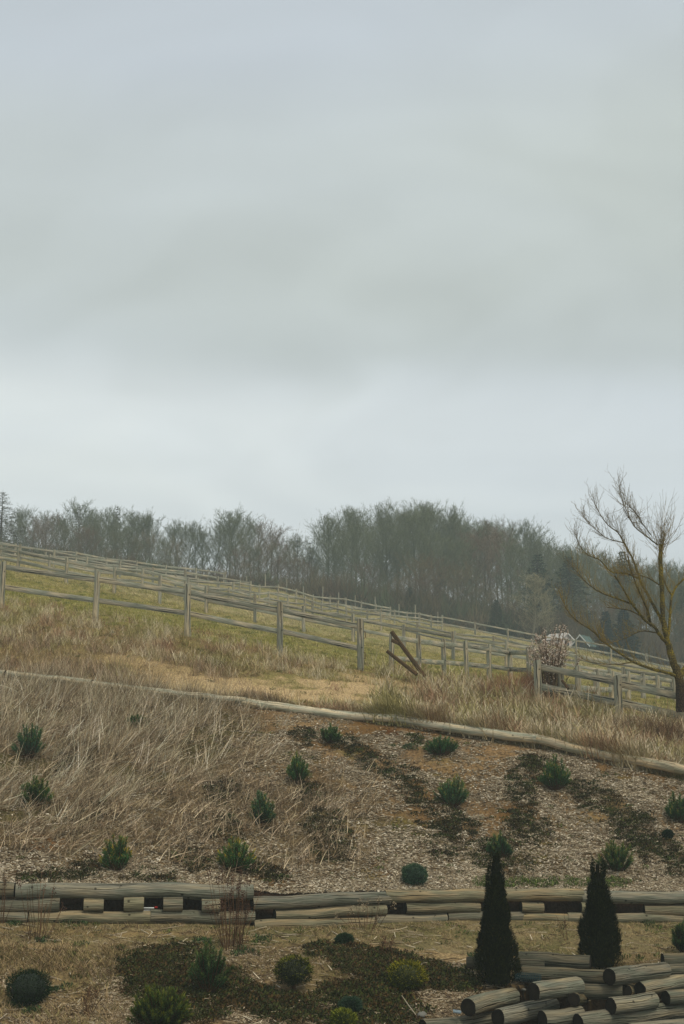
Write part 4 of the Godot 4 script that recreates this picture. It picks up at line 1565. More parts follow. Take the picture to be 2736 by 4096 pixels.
	for s in shoots:
		var p: Vector3 = s[0]
		var d: Vector3 = s[1]
		var l: float = s[2]
		var pts := [p]
		var sub := []
		for k in 5:
			d = (d + Vector3(rnd(-0.22, 0.22), 0.09, rnd(-0.22, 0.22))).normalized()
			p += d * l / 5.0
			pts.append(p)
			if l > 0.4:
				for w in 1: sub.append([p, (d + rdir() * 0.8).normalized(), l * rnd(0.15, 0.4)])
		var r := 0.0045 + l * 0.003
		var c := sr(122, 110, 88)
		if s[0].y + foot.y < 6.6 and rng.randf() < 0.75: c = sr(138, 116, 54) * rnd(0.8, 1.1)
		c.a = 1.0
		tw.tube(pts, [r, r * 0.85, r * 0.7, r * 0.6, r * 0.5, r * 0.3], 4, [c])
		for q in sub:
			var e: Vector3 = q[0] + q[1] * q[2] * 0.5 + Vector3(0, q[2] * 0.06, 0)
			var f: Vector3 = q[0] + (q[1] + Vector3(0, 0.3, 0)).normalized() * q[2]
			tw.tube([q[0], e, f], [0.004, 0.003, 0.0018], 3, [c])
			for z in 1:
				var o: Vector3 = q[0].lerp(f, rnd(0.2, 1.0))
				var dd := rdir()
				bd.leaf(o, dd, dd.cross(rdir()).normalized(), rnd(0.02, 0.038), 0.015, sr(128, 116, 78) if rng.randf() < 0.75 else sr(180, 174, 140))
	part("trunk", tk.mesh(M.lichen), t)
	part("limbs", lb.mesh(M.lichen), t)
	part("twigs", tw.mesh(M.bark), t)
	part("buds", bd.mesh(M.plain), t)

func build_blossom() -> void:
	rng.seed = 8
	var foot := gp(2205, 2796)
	var s := -foot.z / F
	var t := thing("blossom_shrub", "upright shrub covered in white blossom behind the fence post", "shrub", foot)
	var st := MB.new()
	var bl := MB.new()
	for i in 60:
		var a := rnd(0, TAU)
		var q := sqrt(rng.randf())
		var base := Vector3(cos(a) * q * 0.25, -0.05, sin(a) * q * 0.25)
		var h := 335.0 * s * rnd(0.55, 1.0) * (1.0 - 0.25 * q * q)
		var top := Vector3(cos(a) * q * 0.85 + (0.3 if h < 1.4 else 0.0), h, sin(a) * q * 0.8)
		var mid := base.lerp(top, 0.5) + Vector3(-cos(a), 0, -sin(a)) * 0.08
		st.tube([base, mid, top], [0.018, 0.012, 0.005], 5, [sr(92, 72, 56)])
		for k in 11:
			var p := mid.lerp(top, rnd(-0.3, 1.0))
			var d := (rdir() * 0.8 + Vector3(0, 0.9, 0)).normalized()
			var l := rnd(0.15, 0.4)
			st.tube([p, p + d * l * 0.5 + Vector3(0, 0.02, 0), p + d * l], [0.007, 0.005, 0.003], 3, [sr(100, 78, 60)])
			var thick := 6 if p.y > 1.0 and rng.randf() < 0.65 else 1
			for w in thick:
				var o := p + d * l * rnd(0.1, 1.0) + rdir() * 0.02
				for z in 2:
					var e := rdir()
					bl.leaf(o, e, e.cross(rdir()).normalized(), rnd(0.035, 0.055), 0.042, sr(222, 208, 192) if rng.randf() < 0.6 else sr(186, 160, 140))
	part("stems", st.mesh(M.bark), t)
	part("blossom", bl.mesh(M.plain), t)
	# reddish thicket beside it, pale scrub at its foot
	for q in [[2085, 2778, 1.15, 0.95, sr(146, 108, 82), "reddish brown dry thicket left of the blossoming shrub"], [1985, 2785, 0.8, 0.8, sr(150, 116, 90), "lower reddish dry thicket below the receding fence"], [2140, 2760, 1.2, 0.5, sr(104, 82, 60), "dark brown bushy thicket touching the blossoming shrub's left side"], [2620, 2960, 1.2, 1.4, sr(112, 88, 66), "brown dry scrub at the foot of the yellow tree"]]:
		var at := gp(q[0], q[1])
		var th := thing("dry_thicket", q[5], "shrub", at)
		var b := MB.new()
		for i in 620:
			var a := rnd(0, TAU)
			var r := sqrt(rng.randf())
			var base := Vector3(cos(a) * r * q[3], on(at.x + cos(a) * r * q[3], -at.z - sin(a) * r * 0.5).y - at.y, sin(a) * r * 0.5)
			var d := (Vector3(0, 1, 0) + rdir() * 0.45).normalized()
			var l: float = q[2] * rnd(0.35, 1.0) * (1.0 - 0.4 * r)
			var c: Color = q[4] * rnd(0.75, 1.2)
			c.a = 1.0
			b.ribbon([base, base + d * l * 0.5, base + (d + rdir() * 0.3).normalized() * l], d.cross(rdir()).normalized(), 0.012, 0.004, c)
			for k in 2:
				var e := (d + rdir() * 0.8).normalized()
				b.blade(base + d * l * rnd(0.3, 0.9), e, e.cross(rdir()).normalized(), rnd(0.1, 0.25), 0.009, c)
		part("stems", b.mesh(M.grass), th)

# ------------------------------------------------------------------ sheds at the wood's foot
func slab(b: MB, a: Vector3, e: Vector3, f: Vector3, g: Vector3, th: float, col: Color) -> void:
	var nn := (e - a).cross(g - a).normalized()
	var o := nn * th * 0.5
	b.quad(a + o, e + o, f + o, g + o, nn, col)
	b.quad(a - o, e - o, f - o, g - o, -nn, col)
	var q := [a, e, f, g]
	for i in 4:
		var p: Vector3 = q[i]
		var r: Vector3 = q[(i + 1) % 4]
		b.quad(p - o, r - o, r + o, p + o, (r - p).cross(nn).normalized(), col)

func shed(nm: String, label: String, sx: float, sy_peak: float, d: float, w: float, wall_h: float, rise: float, dep: float, yaw: float, wall: Color, roof: Color, trim: Color) -> void:
	var pk := P(sx, sy_peak, d)
	var t := thing(nm, label, "shed", Vector3(pk.x, pk.y - rise - wall_h, pk.z))
	t.rotation.y = yaw
	var b := MB.new()
	var z0 := 0.0
	var z1 := -dep
	var x := w * 0.5
	var top := wall_h
	b.quad(Vector3(-x, -2, z0), Vector3(x, -2, z0), Vector3(x, top, z0), Vector3(-x, top, z0), Vector3(0, 0, 1), wall)
	b.tri(Vector3(-x, top, z0), Vector3(x, top, z0), Vector3(0, top + rise, z0), wall)
	b.quad(Vector3(-x, -2, z1), Vector3(x, -2, z1), Vector3(x, top, z1), Vector3(-x, top, z1), Vector3(0, 0, -1), wall)
	b.tri(Vector3(-x, top, z1), Vector3(x, top, z1), Vector3(0, top + rise, z1), wall)
	for sgn in [-1, 1]:
		b.quad(Vector3(x * sgn, -2, z0), Vector3(x * sgn, -2, z1), Vector3(x * sgn, top, z1), Vector3(x * sgn, top, z0), Vector3(sgn, 0, 0), wall)
	part("walls", b.mesh(M.plain), t)
	var r := MB.new()
	for sgn in [-1, 1]:
		slab(r, Vector3(0, top + rise + 0.05, z0 + 0.15), Vector3(0, top + rise + 0.05, z1 - 0.15), Vector3((x + 0.2) * sgn, top - 0.05, z1 - 0.15), Vector3((x + 0.2) * sgn, top - 0.05, z0 + 0.15), 0.07, roof)
	part("roof", r.mesh(M.plain), t)
	for sgn in [-1, 1]:
		var e := MB.new()
		slab(e, Vector3(0, top + rise + 0.11, z0 + 0.19), Vector3((x + 0.22) * sgn, top + 0.0, z0 + 0.19), Vector3((x + 0.22) * sgn, top - 0.15, z0 + 0.19), Vector3(0, top + rise - 0.06, z0 + 0.19), 0.05, trim)
		part("barge_board", e.mesh(M.plain), t)
	var w2 := MB.new()
	slab(w2, Vector3(-0.4, 0.7, z0 + 0.02), Vector3(0.4, 0.7, z0 + 0.02), Vector3(0.4, 1.4, z0 + 0.02), Vector3(-0.4, 1.4, z0 + 0.02), 0.03, sr(60, 64, 66))
	part("window", w2.mesh(M.plain), t)

# ------------------------------------------------------------------ walls of logs
func level_log(parent: Node3D, ax: float, ay: float, d1: float, bx: float, by: float, r0: float, r1: float, tint: Color) -> void:
	var a := P(ax, ay, d1)
	var d2 := a.y / ray(bx, by).y
	lay_log(parent, a, P(bx, by, d2), r0, r1, tint)

func wall_log(parent: Node3D, ax: float, ay: float, bx: float, by: float, r: float, tint := Color.WHITE, dd := 0.0) -> void:
	var d1 := curve_d(4, ax, ay) + 0.15 + dd
	var d2 := curve_d(4, bx, by) + 0.15 + dd
	lay_log(parent, P(ax, ay, d1), P(bx, by, d2), r * rnd(0.96, 1.04), r * rnd(0.96, 1.04), tint)

func build_log_walls() -> void:
	rng.seed = 5
	var grey := sr(190, 188, 178)
	var dark := sr(166, 162, 150)
	var warm := sr(214, 196, 162)
	var t := thing("log_retaining_wall", "long low retaining wall of stacked grey logs across the terrace", "retaining wall", P(1000, 3700, 29.6))
	# upper course
	wall_log(t, -620, 3560, 58, 3563, 0.146, dark)
	wall_log(t, 62, 3564, 1012, 3566, 0.148, grey)
	wall_log(t, 1008, 3613, 1560, 3592, 0.132, grey, 0.03)
	wall_log(t, 1540, 3584, 2330, 3578, 0.135, warm.lerp(grey, 0.4), 0.06)
	wall_log(t, 2325, 3588, 3150, 3592, 0.135, grey, 0.05)
	# middle course with its gaps
	for q in [[-600, 3624, 240, 3621, 0.145], [335, 3621, 415, 3620, 0.142], [495, 3620, 575, 3620, 0.142], [652, 3619, 730, 3619, 0.14], [805, 3619, 880, 3619, 0.138], [1098, 3661, 1542, 3637, 0.118], [1622, 3634, 1917, 3629, 0.12], [2083, 3628, 2172, 3628, 0.122], [2322, 3631, 2352, 3632, 0.122], [2576, 3643, 3150, 3650, 0.125]]:
		wall_log(t, q[0], q[1], q[2], q[3], q[4], warm.lerp(grey, rnd(0.1, 0.8)))
	# foot course, half buried
	for q in [[-600, 3672, 112, 3668, 0.12], [116, 3672, 620, 3668, 0.125], [600, 3667, 1018, 3670, 0.13], [1012, 3706, 1500, 3686, 0.118], [1490, 3684, 1784, 3672, 0.115], [1790, 3667, 2090, 3668, 0.1], [2085, 3670, 2290, 3672, 0.09], [2270, 3670, 2732, 3676, 0.11], [2736, 3680, 3150, 3688, 0.11]]:
		wall_log(t, q[0], q[1], q[2], q[3], q[4], warm.lerp(grey, rnd(0.3, 0.9)))
	# crib of short logs, lower right
	var c := thing("log_crib_wall", "staggered crib wall of short grey logs at lower right", "retaining wall", P(2250, 4000, 25.6))
	var g2 := sr(176, 176, 168)
	for q in [
		[1875, 4033, 24.6, 2055, 3984, 0.138], [1992, 4068, 24.75, 2211, 4027, 0.14], [1690, 4112, 24.45, 1975, 4078, 0.12], [2136, 3968, 24.9, 2312, 3943, 0.14], [2168, 4076, 24.9, 2322, 4060, 0.135],
		[2437, 3912, 25.4, 2662, 3880, 0.138], [2560, 3955, 25.75, 2790, 3918, 0.122], [2443, 4025, 25.1, 2616, 4001, 0.13], [2310, 4092, 24.9, 2790, 4032, 0.14], [2663, 3990, 25.8, 2830, 3972, 0.115],
		[2520, 4130, 24.7, 2830, 4100, 0.14]]:
		level_log(c, q[0], q[1], q[2], q[3], q[4], q[5] * 1.1, q[5] * rnd(1.02, 1.12), g2.lerp(warm, rnd(0.0, 0.25)) * rnd(0.92, 1.06))
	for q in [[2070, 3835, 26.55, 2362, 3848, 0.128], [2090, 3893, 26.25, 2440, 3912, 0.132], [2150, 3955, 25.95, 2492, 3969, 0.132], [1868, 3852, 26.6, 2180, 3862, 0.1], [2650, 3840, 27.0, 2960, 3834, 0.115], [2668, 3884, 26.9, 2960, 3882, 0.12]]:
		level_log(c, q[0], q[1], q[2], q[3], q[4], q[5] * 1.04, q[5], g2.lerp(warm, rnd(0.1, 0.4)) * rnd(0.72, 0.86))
	lay_log(c, P(2297, 3999, 25.15), P(2330, 3994, 25.95), 0.11, 0.11, warm * 0.75)
	lay_log(c, P(2500, 3968, 25.6), P(2530, 3962, 26.4), 0.12, 0.12, warm * 0.75)
	# edging at the head of the bank
	var e := thing("log_edging", "line of long bleached logs edging the top of the bank", "log edging", P(1368, 2850, 42))
	var pale := sr(236, 230, 216)
	var line := [[-420, 2640, 20, 2694, 0.11], [28, 2694, 368, 2733, 0.11], [372, 2736, 690, 2772, 0.108], [560, 2763, 985, 2805, 0.11], [975, 2808, 1584, 2876, 0.122], [1578, 2872, 2152, 2955, 0.126], [2148, 2956, 2700, 3071, 0.128], [2696, 3072, 3250, 3200, 0.13]]
	for i in line.size():
		var q: Array = line[i]
		lay_log(e, P(q[0], q[1], curve_d(7, q[0], q[1]) - 0.06), P(q[2], q[3], curve_d(7, q[2], q[3]) - 0.06), q[4], q[4] * 1.02, pale * Color(0.88, 0.88, 0.88) if i < 4 else pale if i < 5 else (grey.lerp(pale, 0.5) if i == 5 else sr(206, 194, 176)), "log", 0.05 if i >= 4 else 0.0, 3)

func netting(label: String, a: Vector3, b: Vector3, up: Vector3, w: float, col: Color, nx: int, ny: int) -> void:
	var t := thing("plastic_netting", label, "netting", a)
	var m := MB.new()
	var len := (b - a).length()
	for i in nx + 1:
		var p := (b - a) * (float(i) / nx)
		var pts := []
		for k in 7:
			var f := k / 6.0
			pts.append(p + up * w * f + Vector3(0, 0, 0.14 * sin(f * PI * 0.9)) + Vector3(0, -0.04 * f * f, 0))
		m.ribbon(pts, (b - a).normalized(), 0.009, 0.009, col)
	for k in ny + 1:
		var f := float(k) / ny
		var pts := []
		for i in 9:
			pts.append((b - a) * (i / 8.0) + up * w * f + Vector3(0, 0, 0.143 * sin(f * PI * 0.9)) + Vector3(0, -0.04 * f * f, 0))
		m.ribbon(pts, up.normalized(), 0.009, 0.009, col)
	part("mesh_strands", m.mesh(M.plain), t)

func build_small_things() -> void:
	rng.seed = 15
	netting("teal plastic netting bulging out beside the left columnar conifer", P(2056, 3922, 25.75), P(2158, 3932, 25.75), (P(2060, 3876, 25.95) - P(2056, 3922, 25.75)), 1.0, sr(26, 46, 50), 14, 7)
	netting("scrap of pale blue netting by the crib wall's left end", P(1812, 4050, 24.7), P(1842, 4054, 24.7), Vector3(0, 0.09, -0.02), 1.0, sr(130, 146, 154), 6, 5)
	var t := thing("white_tube", "white tube with a red end cap inside a gap of the log wall", "tube", P(592, 3632, 29.35))
	var b := MB.new()
	b.tube([P(562, 3632, 29.35) - t.position, P(616, 3632, 29.35) - t.position], [0.014, 0.014], 8, [sr(216, 218, 214)])
	b.tube([P(574, 3641, 29.3) - t.position, P(634, 3640, 29.3) - t.position], [0.007, 0.007], 6, [sr(200, 204, 202)])
	part("tube", b.mesh(M.plain), t)
	var r := MB.new()
	r.tube([P(619, 3630, 29.35) - t.position, P(630, 3629, 29.35) - t.position], [0.02, 0.016], 8, [sr(150, 40, 36)])
	part("end_cap", r.mesh(M.plain), t)
	var s := thing("stick", "pale bare stick leaning on the ground cover left of the crib wall", "stick", gp(1642, 4060))
	var sb := MB.new()
	sb.tube([Vector3(0.1, 0.0, 0.1), Vector3(-0.02, 0.14, 0), Vector3(-0.14, 0.3, -0.1)], [0.009, 0.008, 0.005], 5, [sr(168, 156, 136)])
	part("stem", sb.mesh(M.bark), s)
	for q in [[1688, 4068, 0.11, "grey broken stone lying left of the crib wall's foot"], [1700, 4090, 0.08, "smaller grey stone below the broken one by the crib wall"], [2095, 3962, 0.05, "small pale stone between two crib logs"]]:
		var st := MB.new()
		var sm := SphereMesh.new()
		sm.radius = q[2]; sm.height = q[2] * 1.3; sm.radial_segments = 7; sm.rings = 4
		var p := gp(q[0], q[1])
		var o := thing("stone", q[3], "stone", p)
		var mt := StandardMaterial3D.new()
		mt.albedo_color = sr(104, 102, 94)
		part("stone", sm, o, Transform3D(Basis(Vector3.UP, rnd(0, 3)).scaled_local(Vector3(1.2, 0.8, 0.8)), Vector3(0, q[2] * 0.3, 0)), mt)

func ground_points(list: Array) -> Array:
	var o := []
	for q in list: o.append(gp(q[0], q[1], 40.0))
	return o

func run_points(ax: float, da: float, bx: float, db: float, step: float) -> Array:   # evenly spaced posts between two bearings
	var a := ray(ax, 2400) * da
	var b := ray(bx, 2400) * db
	var n := int(Vector2(b.x - a.x, b.z - a.z).length() / step)
	var o := []
	for i in n + 1:
		var f := float(i) / n
		var x := lerpf(a.x, b.x, f)
		var d := -lerpf(a.z, b.z, f)
		o.append(on(x, d))
	return o

func build_fences() -> void:
	rng.seed = 21
	make_fence_meshes()
	# near fence, left of the gateway
	var A := [P(-340, 2372, 55.0), P(6, 2430, 54.0), P(380, 2484, 52.9), P(751, 2540, 51.8), P(1117, 2612, 51.0), P(1440, 2684, 50.3)]
	for i in A.size(): A[i] = Vector3(A[i].x, minf(A[i].y, on(A[i].x, -A[i].z).y + 0.12), A[i].z)
	var f := fence("paddock_fence", "near two rail fence of grey posts left of the gateway", A, 1.82, [0.27, 1.04], 0.21, 0.2, 0.06)
	var gate_post: Vector3 = A[5]
	for k in [0.55, 1.28]:       # hinge staples on the last post
		var hb := MB.new()
		var y: float = 1.82 - k
		var q: Vector3 = gate_post - A[0] + Vector3(0.09, y, 0.02)
		for seg in [[Vector3(0, 0.11, 0), Vector3(0.1, 0.11, 0)], [Vector3(0.1, 0.11, 0), Vector3(0.1, -0.11, 0)], [Vector3(0.1, -0.11, 0), Vector3(0, -0.11, 0)]]:
			hb.tube([q + seg[0], q + seg[1]], [0.011, 0.011], 5, [sr(92, 64, 46)])
		part("gate_hinge", hb.mesh(M.plain), f)
	# beyond the gateway the fence turns away
	var B := ground_points([[1565, 2692], [1675, 2700], [1775, 2706], [1870, 2712], [1958, 2719], [2040, 2727], [2115, 2735]])
	fence("paddock_fence", "grey two rail fence receding right from the gateway", B, 1.5, [0.2, 0.93], 0.185, 0.19, 0.06)
	var gt := thing("broken_gate_brace", "two dark broken gate boards leaning off the gateway's right post", "gate boards", P(1565, 2690, 49.6))
	rail_between(gt, P(1566, 2526, 49.7), P(1699, 2706, 49.3), 0.14, 0.09, 0.0, "long_board", M.dark_wood)
	rail_between(gt, P(1548, 2604, 49.7), P(1668, 2698, 49.2), 0.12, 0.08, 0.0, "short_board", M.dark_wood)
	rail_between(gt, P(1566, 2560, 49.6), P(1604, 2578, 49.6), 0.12, 0.06, 0.0, "stub_board", M.dark_wood)
	# near fence on the right
	var C := ground_points([[2157, 2800], [2478, 2868], [2800, 2938], [3120, 3010]])
	fence("paddock_fence", "near two rail fence at right before the yellow tree", C, 1.3, [0.22, 0.84], 0.24, 0.235, 0.07)
	var g2 := thing("broken_gate_brace", "short dark board leaning behind the right hand fence", "gate boards", gp(2270, 2800, 46.0))
	rail_between(g2, P(2248, 2722, 46.6), P(2274, 2756, 46.4), 0.08, 0.06, 0.0, "board", M.dark_wood)
	var C2 := ground_points([[2245, 2800], [2312, 2806], [2386, 2806], [2447, 2802], [2512, 2798], [2572, 2796], [2630, 2796], [2690, 2800]])
	fence("paddock_fence", "weathered fence with close posts behind the right hand fence", C2, 1.2, [0.2, 0.75], 0.2, 0.2, 0.06)
	# second line
	var D2 := ground_points([[-130, 2252], [70, 2288], [266, 2334], [456, 2370], [638, 2407], [826, 2450], [1018, 2486], [1214, 2526], [1414, 2564], [1615, 2602], [1812, 2640], [2026, 2668], [2240, 2700], [2440, 2735], [2640, 2765], [2850, 2800]])
	fence("paddock_fence", "second fence line across the paddock behind the near fence", D2, 1.62, [0.26, 0.9], 0.2, 0.2, 0.06)
	# lines near the crest
	fence("paddock_fence", "lower of the crowded grey fences near the crest at left", run_points(-200, 106, 930, 112, 3.3), 1.55, [0.2, 0.62, 1.05], 0.19, 0.17, 0.06)
	fence("paddock_fence", "upper of the crowded grey fences near the crest at left", run_points(-200, 128, 1000, 132, 3.0), 1.6, [0.2, 0.7, 1.15], 0.2, 0.19, 0.06)
	fence("paddock_fence", "topmost fence along the crest at left", run_points(-200, 152, 900, 158, 3.2), 1.6, [0.2, 0.8], 0.2, 0.2, 0.06)
	fence("paddock_fence", "long fence running obliquely up to the crest in the middle", run_points(640, 98, 1768, 148, 3.1), 1.5, [0.2, 0.62, 1.02], 0.17, 0.16, 0.06)
	fence("paddock_fence", "fence beside the oblique one in the middle of the paddocks", run_points(700, 118, 1560, 152, 3.2), 1.5, [0.2, 0.8], 0.17, 0.16, 0.06)
	fence("paddock_fence", "far two rail fence below the sheds", run_points(1768, 148, 2860, 140, 3.2), 1.55, [0.16, 0.85], 0.17, 0.17, 0.06)
	fence("paddock_fence", "middle distance fence ending near the blossoming shrub", run_points(1250, 118, 2300, 104, 3.3), 1.4, [0.2, 0.8], 0.17, 0.16, 0.06)
	fence("paddock_fence", "lower paddock fence seen under the yellow tree's boughs", run_points(2300, 76, 2900, 68, 2.9), 1.35, [0.15, 0.75], 0.17, 0.16, 0.06)
	# thin stakes on the crest
	var sx := 830.0
	var n := 0
	while sx < 1800:
		var p := on(ray(sx, 2400).x * 168.0, 168.0)
		n += 1
		var o := MeshInstance3D.new()
		o.name = numbered("wire_fence_stake")
		o.mesh = posts[n % 4]
		o.transform = Transform3D(Basis(Vector3.UP, 0.3).scaled_local(Vector3(0.11, rnd(1.5, 2.3), 0.11)), p - Vector3(0, 0.3, 0))
		meta(o, "thin wire fence stake on the crest, %s from the left" % ORD[mini(n - 1, 12)], "stake", "thin stakes along the crest")
		add_child(o)
		sx += rnd(62, 96)

func build_pines() -> void:
	rng.seed = 99
	var g := sr(68, 104, 60)
	var dk := sr(56, 86, 46)
	var bl := sr(62, 100, 74)
	var tan_ := sr(150, 140, 72)
	var yl := sr(176, 150, 60)
	pine(119, 3032, 118, 140, "blue green dwarf pine behind grass stems at left edge, higher one", bl, tan_, 0.1, 0.6)
	pine(545, 2918, 84, 62, "low dark dwarf pine sunk in the tall dead grass", dk, tan_, 0.05, 0.2, 34)
	pine(143, 3222, 118, 112, "dark dwarf pine below the blue green one at left edge", dk, tan_, 0.15, 0.5)
	pine(1322, 2972, 82, 72, "small dark dwarf pine highest on the mulch, nearest the edging log", dk, tan_, 0.05, 0.3, 32)
	pine(1190, 3132, 92, 116, "upright dwarf pine under the left end of the dark ground cover", g, tan_, 0.15, 0.7, 36)
	pine(1047, 3306, 100, 134, "conical blue green dwarf pine with a single leader", sr(60, 92, 70), tan_, 0.1, 0.8, 44)
	pine(468, 3482, 118, 136, "dwarf pine with yellow candles above the log wall, left one", g, yl, 0.3, 0.9, 34)
	pine(940, 3490, 142, 130, "spreading dwarf pine with yellow candles above the log wall, right one", g, yl, 0.22, 0.7, 42)
	pine(1766, 3020, 130, 74, "broad flat dwarf pine right below the hollow under the log", sr(58, 94, 60), tan_, 0.08, 0.3, 44)
	pine(1810, 3226, 130, 110, "rounded bushy dwarf pine in the middle of the mulch", sr(70, 106, 72), tan_, 0.2, 0.6, 48)
	pine(2222, 3158, 122, 124, "dark bushy dwarf pine beside brown ground cover at right", sr(60, 98, 58), tan_, 0.15, 0.6, 46)
	pine(2716, 3292, 108, 112, "dark dwarf pine cut by the photo's right edge on the bank", sr(58, 92, 58), tan_, 0.1, 0.6)
	pine(1998, 3432, 98, 92, "dark dwarf pine behind the tip of the left columnar conifer", sr(54, 84, 58), tan_, 0.1, 0.5, 36)
	pine(2468, 3490, 138, 120, "dwarf pine with erect candles behind the right columnar conifer", dk, sr(130, 130, 70), 0.4, 0.9, 44)
	pine(838, 3968, 150, 196, "tall dwarf pine with long upright candles below the log wall", sr(48, 72, 44), sr(96, 108, 58), 0.3, 1.0, 40)
	pine(637, 4112, 226, 150, "wide low pine with yellow green tips at the photo's bottom edge", sr(48, 62, 30), sr(104, 108, 40), 0.45, 0.7, 90)
	pine(2738, 3812, 90, 120, "dark young conifer at the right edge of the terrace", sr(40, 60, 40), tan_, 0.05, 0.6, 36)
	globe("dwarf_spruce", 1658, 3536, 96, 76, "smooth blue green globe spruce just above the log wall", sr(60, 86, 66), sr(96, 118, 84), 0.25)
	globe("globe_shrub", 113, 4018, 166, 132, "large dark round shrub at lower left", sr(38, 52, 34), sr(48, 66, 42), 0.2)
	globe("globe_shrub", 1175, 3960, 138, 104, "round clipped shrub on a short brown stem, yellowing at right", sr(50, 56, 30), sr(120, 122, 46), 0.45, 22.0)
	globe("globe_shrub", 1627, 3958, 138, 104, "round yellow green globe shrub on the ground cover", sr(70, 76, 30), sr(146, 138, 46), 0.6)
	globe("globe_shrub", 1372, 4116, 92, 74, "small yellow green shrub cut by the photo's bottom edge", sr(76, 88, 34), sr(136, 140, 52), 0.6)
	globe("globe_shrub", 1378, 3778, 62, 38, "small dark evergreen tuft on the terrace below the wall", sr(50, 68, 48), sr(66, 86, 56), 0.3)
	globe("globe_shrub", 2672, 3352, 36, 30, "tiny dark evergreen on the mulch near the right edge", sr(40, 58, 42), sr(56, 76, 52), 0.2)
	globe("globe_shrub", 1402, 4046, 78, 50, "small blue green shrub low among the ground cover", sr(56, 76, 60), sr(76, 96, 74), 0.3)
	thuja(1992, 3942, 540, 150, false, "tall dark columnar conifer with one tip, left of the pair")
	thuja(2402, 3872, 432, 160, true, "dark columnar conifer with forked tip, right of the pair")
	dead_shrub(930, 3792, 300, 150, 44, "tall clump of dead reddish stems with dark heads before the wall", 0.75, sr(86, 62, 50))
	dead_shrub(150, 3758, 265, 120, 16, "thin dead reddish stems with a dark head at far left of the wall", 0.45, sr(84, 62, 50))
	dead_shrub(10, 3690, 190, 90, 12, "dead stalks at the left edge before the foot logs", 0.3, sr(90, 70, 56))
	dead_shrub(350, 4062, 110, 60, 12, "short brown dead stalks between round shrub and wide pine", 0.5, sr(90, 66, 48))
	dead_shrub(1460, 3722, 120, 150, 16, "pale dry weed leaning against the wall's foot log", 0.2, sr(150, 134, 108))
	dead_shrub(2268, 3762, 120, 30, 5, "single dry stalk on the terrace between the two conifers", 0.2, sr(150, 130, 100))
	dead_shrub(2570, 4092, 140, 90, 9, "thin dark stalks in front of the crib wall at right", 0.1, sr(84, 66, 52))
	dead_shrub(1530, 3812, 60, 90, 9, "low withered plant at the terrace edge left of the conifer", 0.6, sr(92, 66, 50))

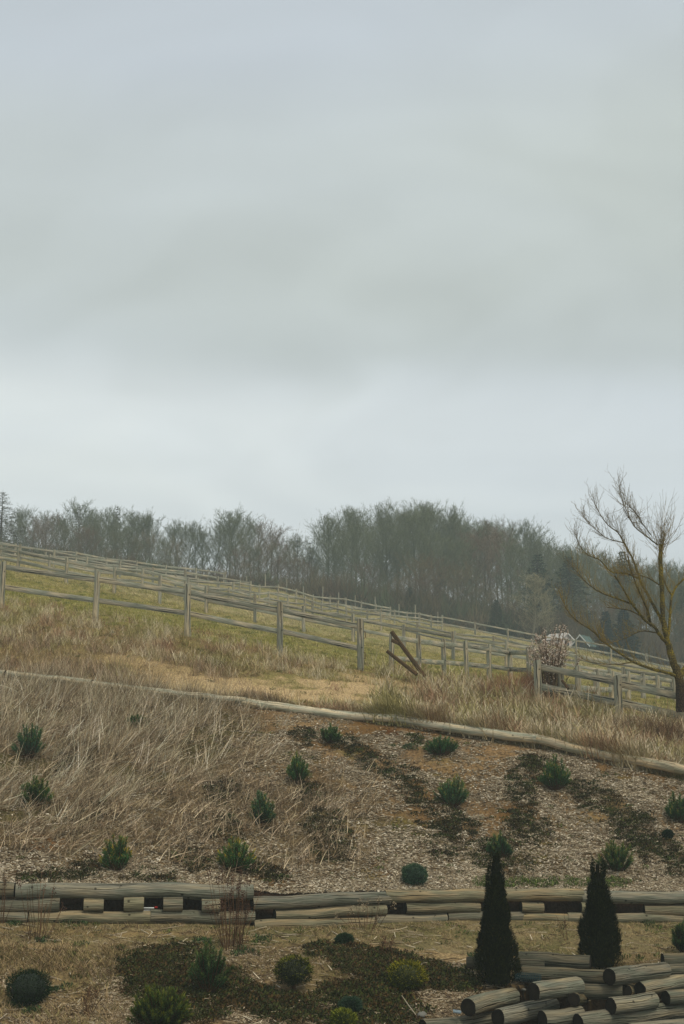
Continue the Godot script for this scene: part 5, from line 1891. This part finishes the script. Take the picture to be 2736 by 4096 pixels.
# ------------------------------------------------------------------ scene
func _ready() -> void:
	var cam := Camera3D.new()
	cam.name = "camera"
	cam.fov = rad_to_deg(2.0 * atan(2048.0 / F))
	cam.far = 1600.0
	cam.near = 0.1
	cam.rotation.x = PITCH
	add_child(cam)
	cam.current = true
	var we := WorldEnvironment.new()
	we.name = "overcast_air"
	var env_ := Environment.new()
	var sky := Sky.new()
	var pano := PanoramaSkyMaterial.new()
	env_.background_mode = Environment.BG_SKY
	env_.tonemap_mode = Environment.TONE_MAPPER_LINEAR
	env_.tonemap_exposure = 1.5
	env_.sdfgi_enabled = true
	env_.ssao_enabled = true
	env_.ssil_enabled = true
	env_.fog_enabled = true
	env_.fog_density = 0.0011
	env_.fog_light_color = Color(0.78, 0.83, 0.81)
	pano.panorama = ImageTexture.create_from_image(sky_picture())
	sky.sky_material = pano
	env_.sky = sky
	we.environment = env_
	add_child(we)
	var sun := DirectionalLight3D.new()
	sun.name = "veiled_sun"
	sun.light_energy = 0.5
	sun.light_color = Color(1.0, 0.965, 0.895)
	sun.light_angular_distance = 24.0
	sun.shadow_enabled = true
	sun.rotation_degrees = Vector3(-58, 35, 0)
	add_child(sun)

	rng.seed = 1
	nz.seed = 3; nz.frequency = 0.35; nz.fractal_octaves = 3
	nz2.seed = 8; nz2.frequency = 1.7; nz2.fractal_octaves = 3
	nz3.seed = 12; nz3.frequency = 0.5; nz3.fractal_octaves = 2
	make_materials()
	build_curves()
	for q in [[1180, 2776, 3.0, 1.2, 1.0], [1380, 2754, 2.8, 1.2, 1.0], [800, 2735, 1.8, 1.1, 0.6], [1000, 2740, 1.8, 0.9, 0.5], [640, 2680, 1.3, 0.8, 0.4], [470, 2640, 1.2, 0.6, 0.5], [1500, 2722, 1.4, 0.8, 0.7]]:
		var p := gp(q[0], q[1], 40.0)
		tracks.append([p.x, -p.z, q[2], q[3]])
		patches.append([p.x, -p.z, q[2] * 1.1, q[3] * 1.1, sr(196, 170, 128), q[4]])
	patch(1600, 2925, 0.7, 0.5, sr(92, 62, 38), 0.95)
	patch(1660, 2920, 0.9, 0.6, sr(146, 112, 72), 0.7)
	patch(2050, 3020, 1.2, 0.9, sr(150, 122, 86), 0.6)
	patch(1850, 3100, 1.2, 1.2, sr(146, 120, 84), 0.6)
	patch(2300, 3300, 0.9, 0.8, sr(150, 122, 84), 0.6)
	patch(1250, 2900, 2.0, 0.9, sr(152, 126, 90), 0.6)
	patch(150, 3370, 0.6, 0.5, sr(150, 104, 62), 0.7)
	patch(60, 3450, 0.8, 0.8, sr(84, 64, 46), 0.7)
	patch(2250, 3480, 0.8, 0.3, sr(88, 72, 52), 0.7)
	patch(1680, 3815, 2.2, 0.5, sr(170, 146, 108), 0.8)
	patch(600, 3735, 3.4, 0.28, sr(158, 134, 92), 0.7)
	patch(700, 3900, 1.4, 1.2, sr(64, 56, 36), 0.85)
	patch(1120, 4030, 1.4, 0.6, sr(66, 54, 36), 0.85)
	patch(1550, 3930, 1.4, 1.0, sr(70, 60, 40), 0.8)
	build_ground()
	build_log_walls()
	build_fences()
	build_wood()
	build_yellow_tree()
	build_blossom()
	shed("garden_shed", "small pale shed with white roof edge beside the blossom", 2266, 2534, 168, 2.2, 1.6, 0.7, 2.4, 0.75, sr(206, 192, 184), sr(176, 172, 166), sr(220, 218, 212))
	shed("gabled_shed", "dark green steep roofed shed with white gable trim", 2321, 2541, 166, 2.0, 0.9, 1.3, 2.6, -0.55, sr(70, 82, 80), sr(78, 96, 92), sr(206, 208, 204))
	build_pines()
	rng.seed = 41
	scatter_bank()
	scatter_upper()
	build_small_things()
	for k in protos: protos[k].free()
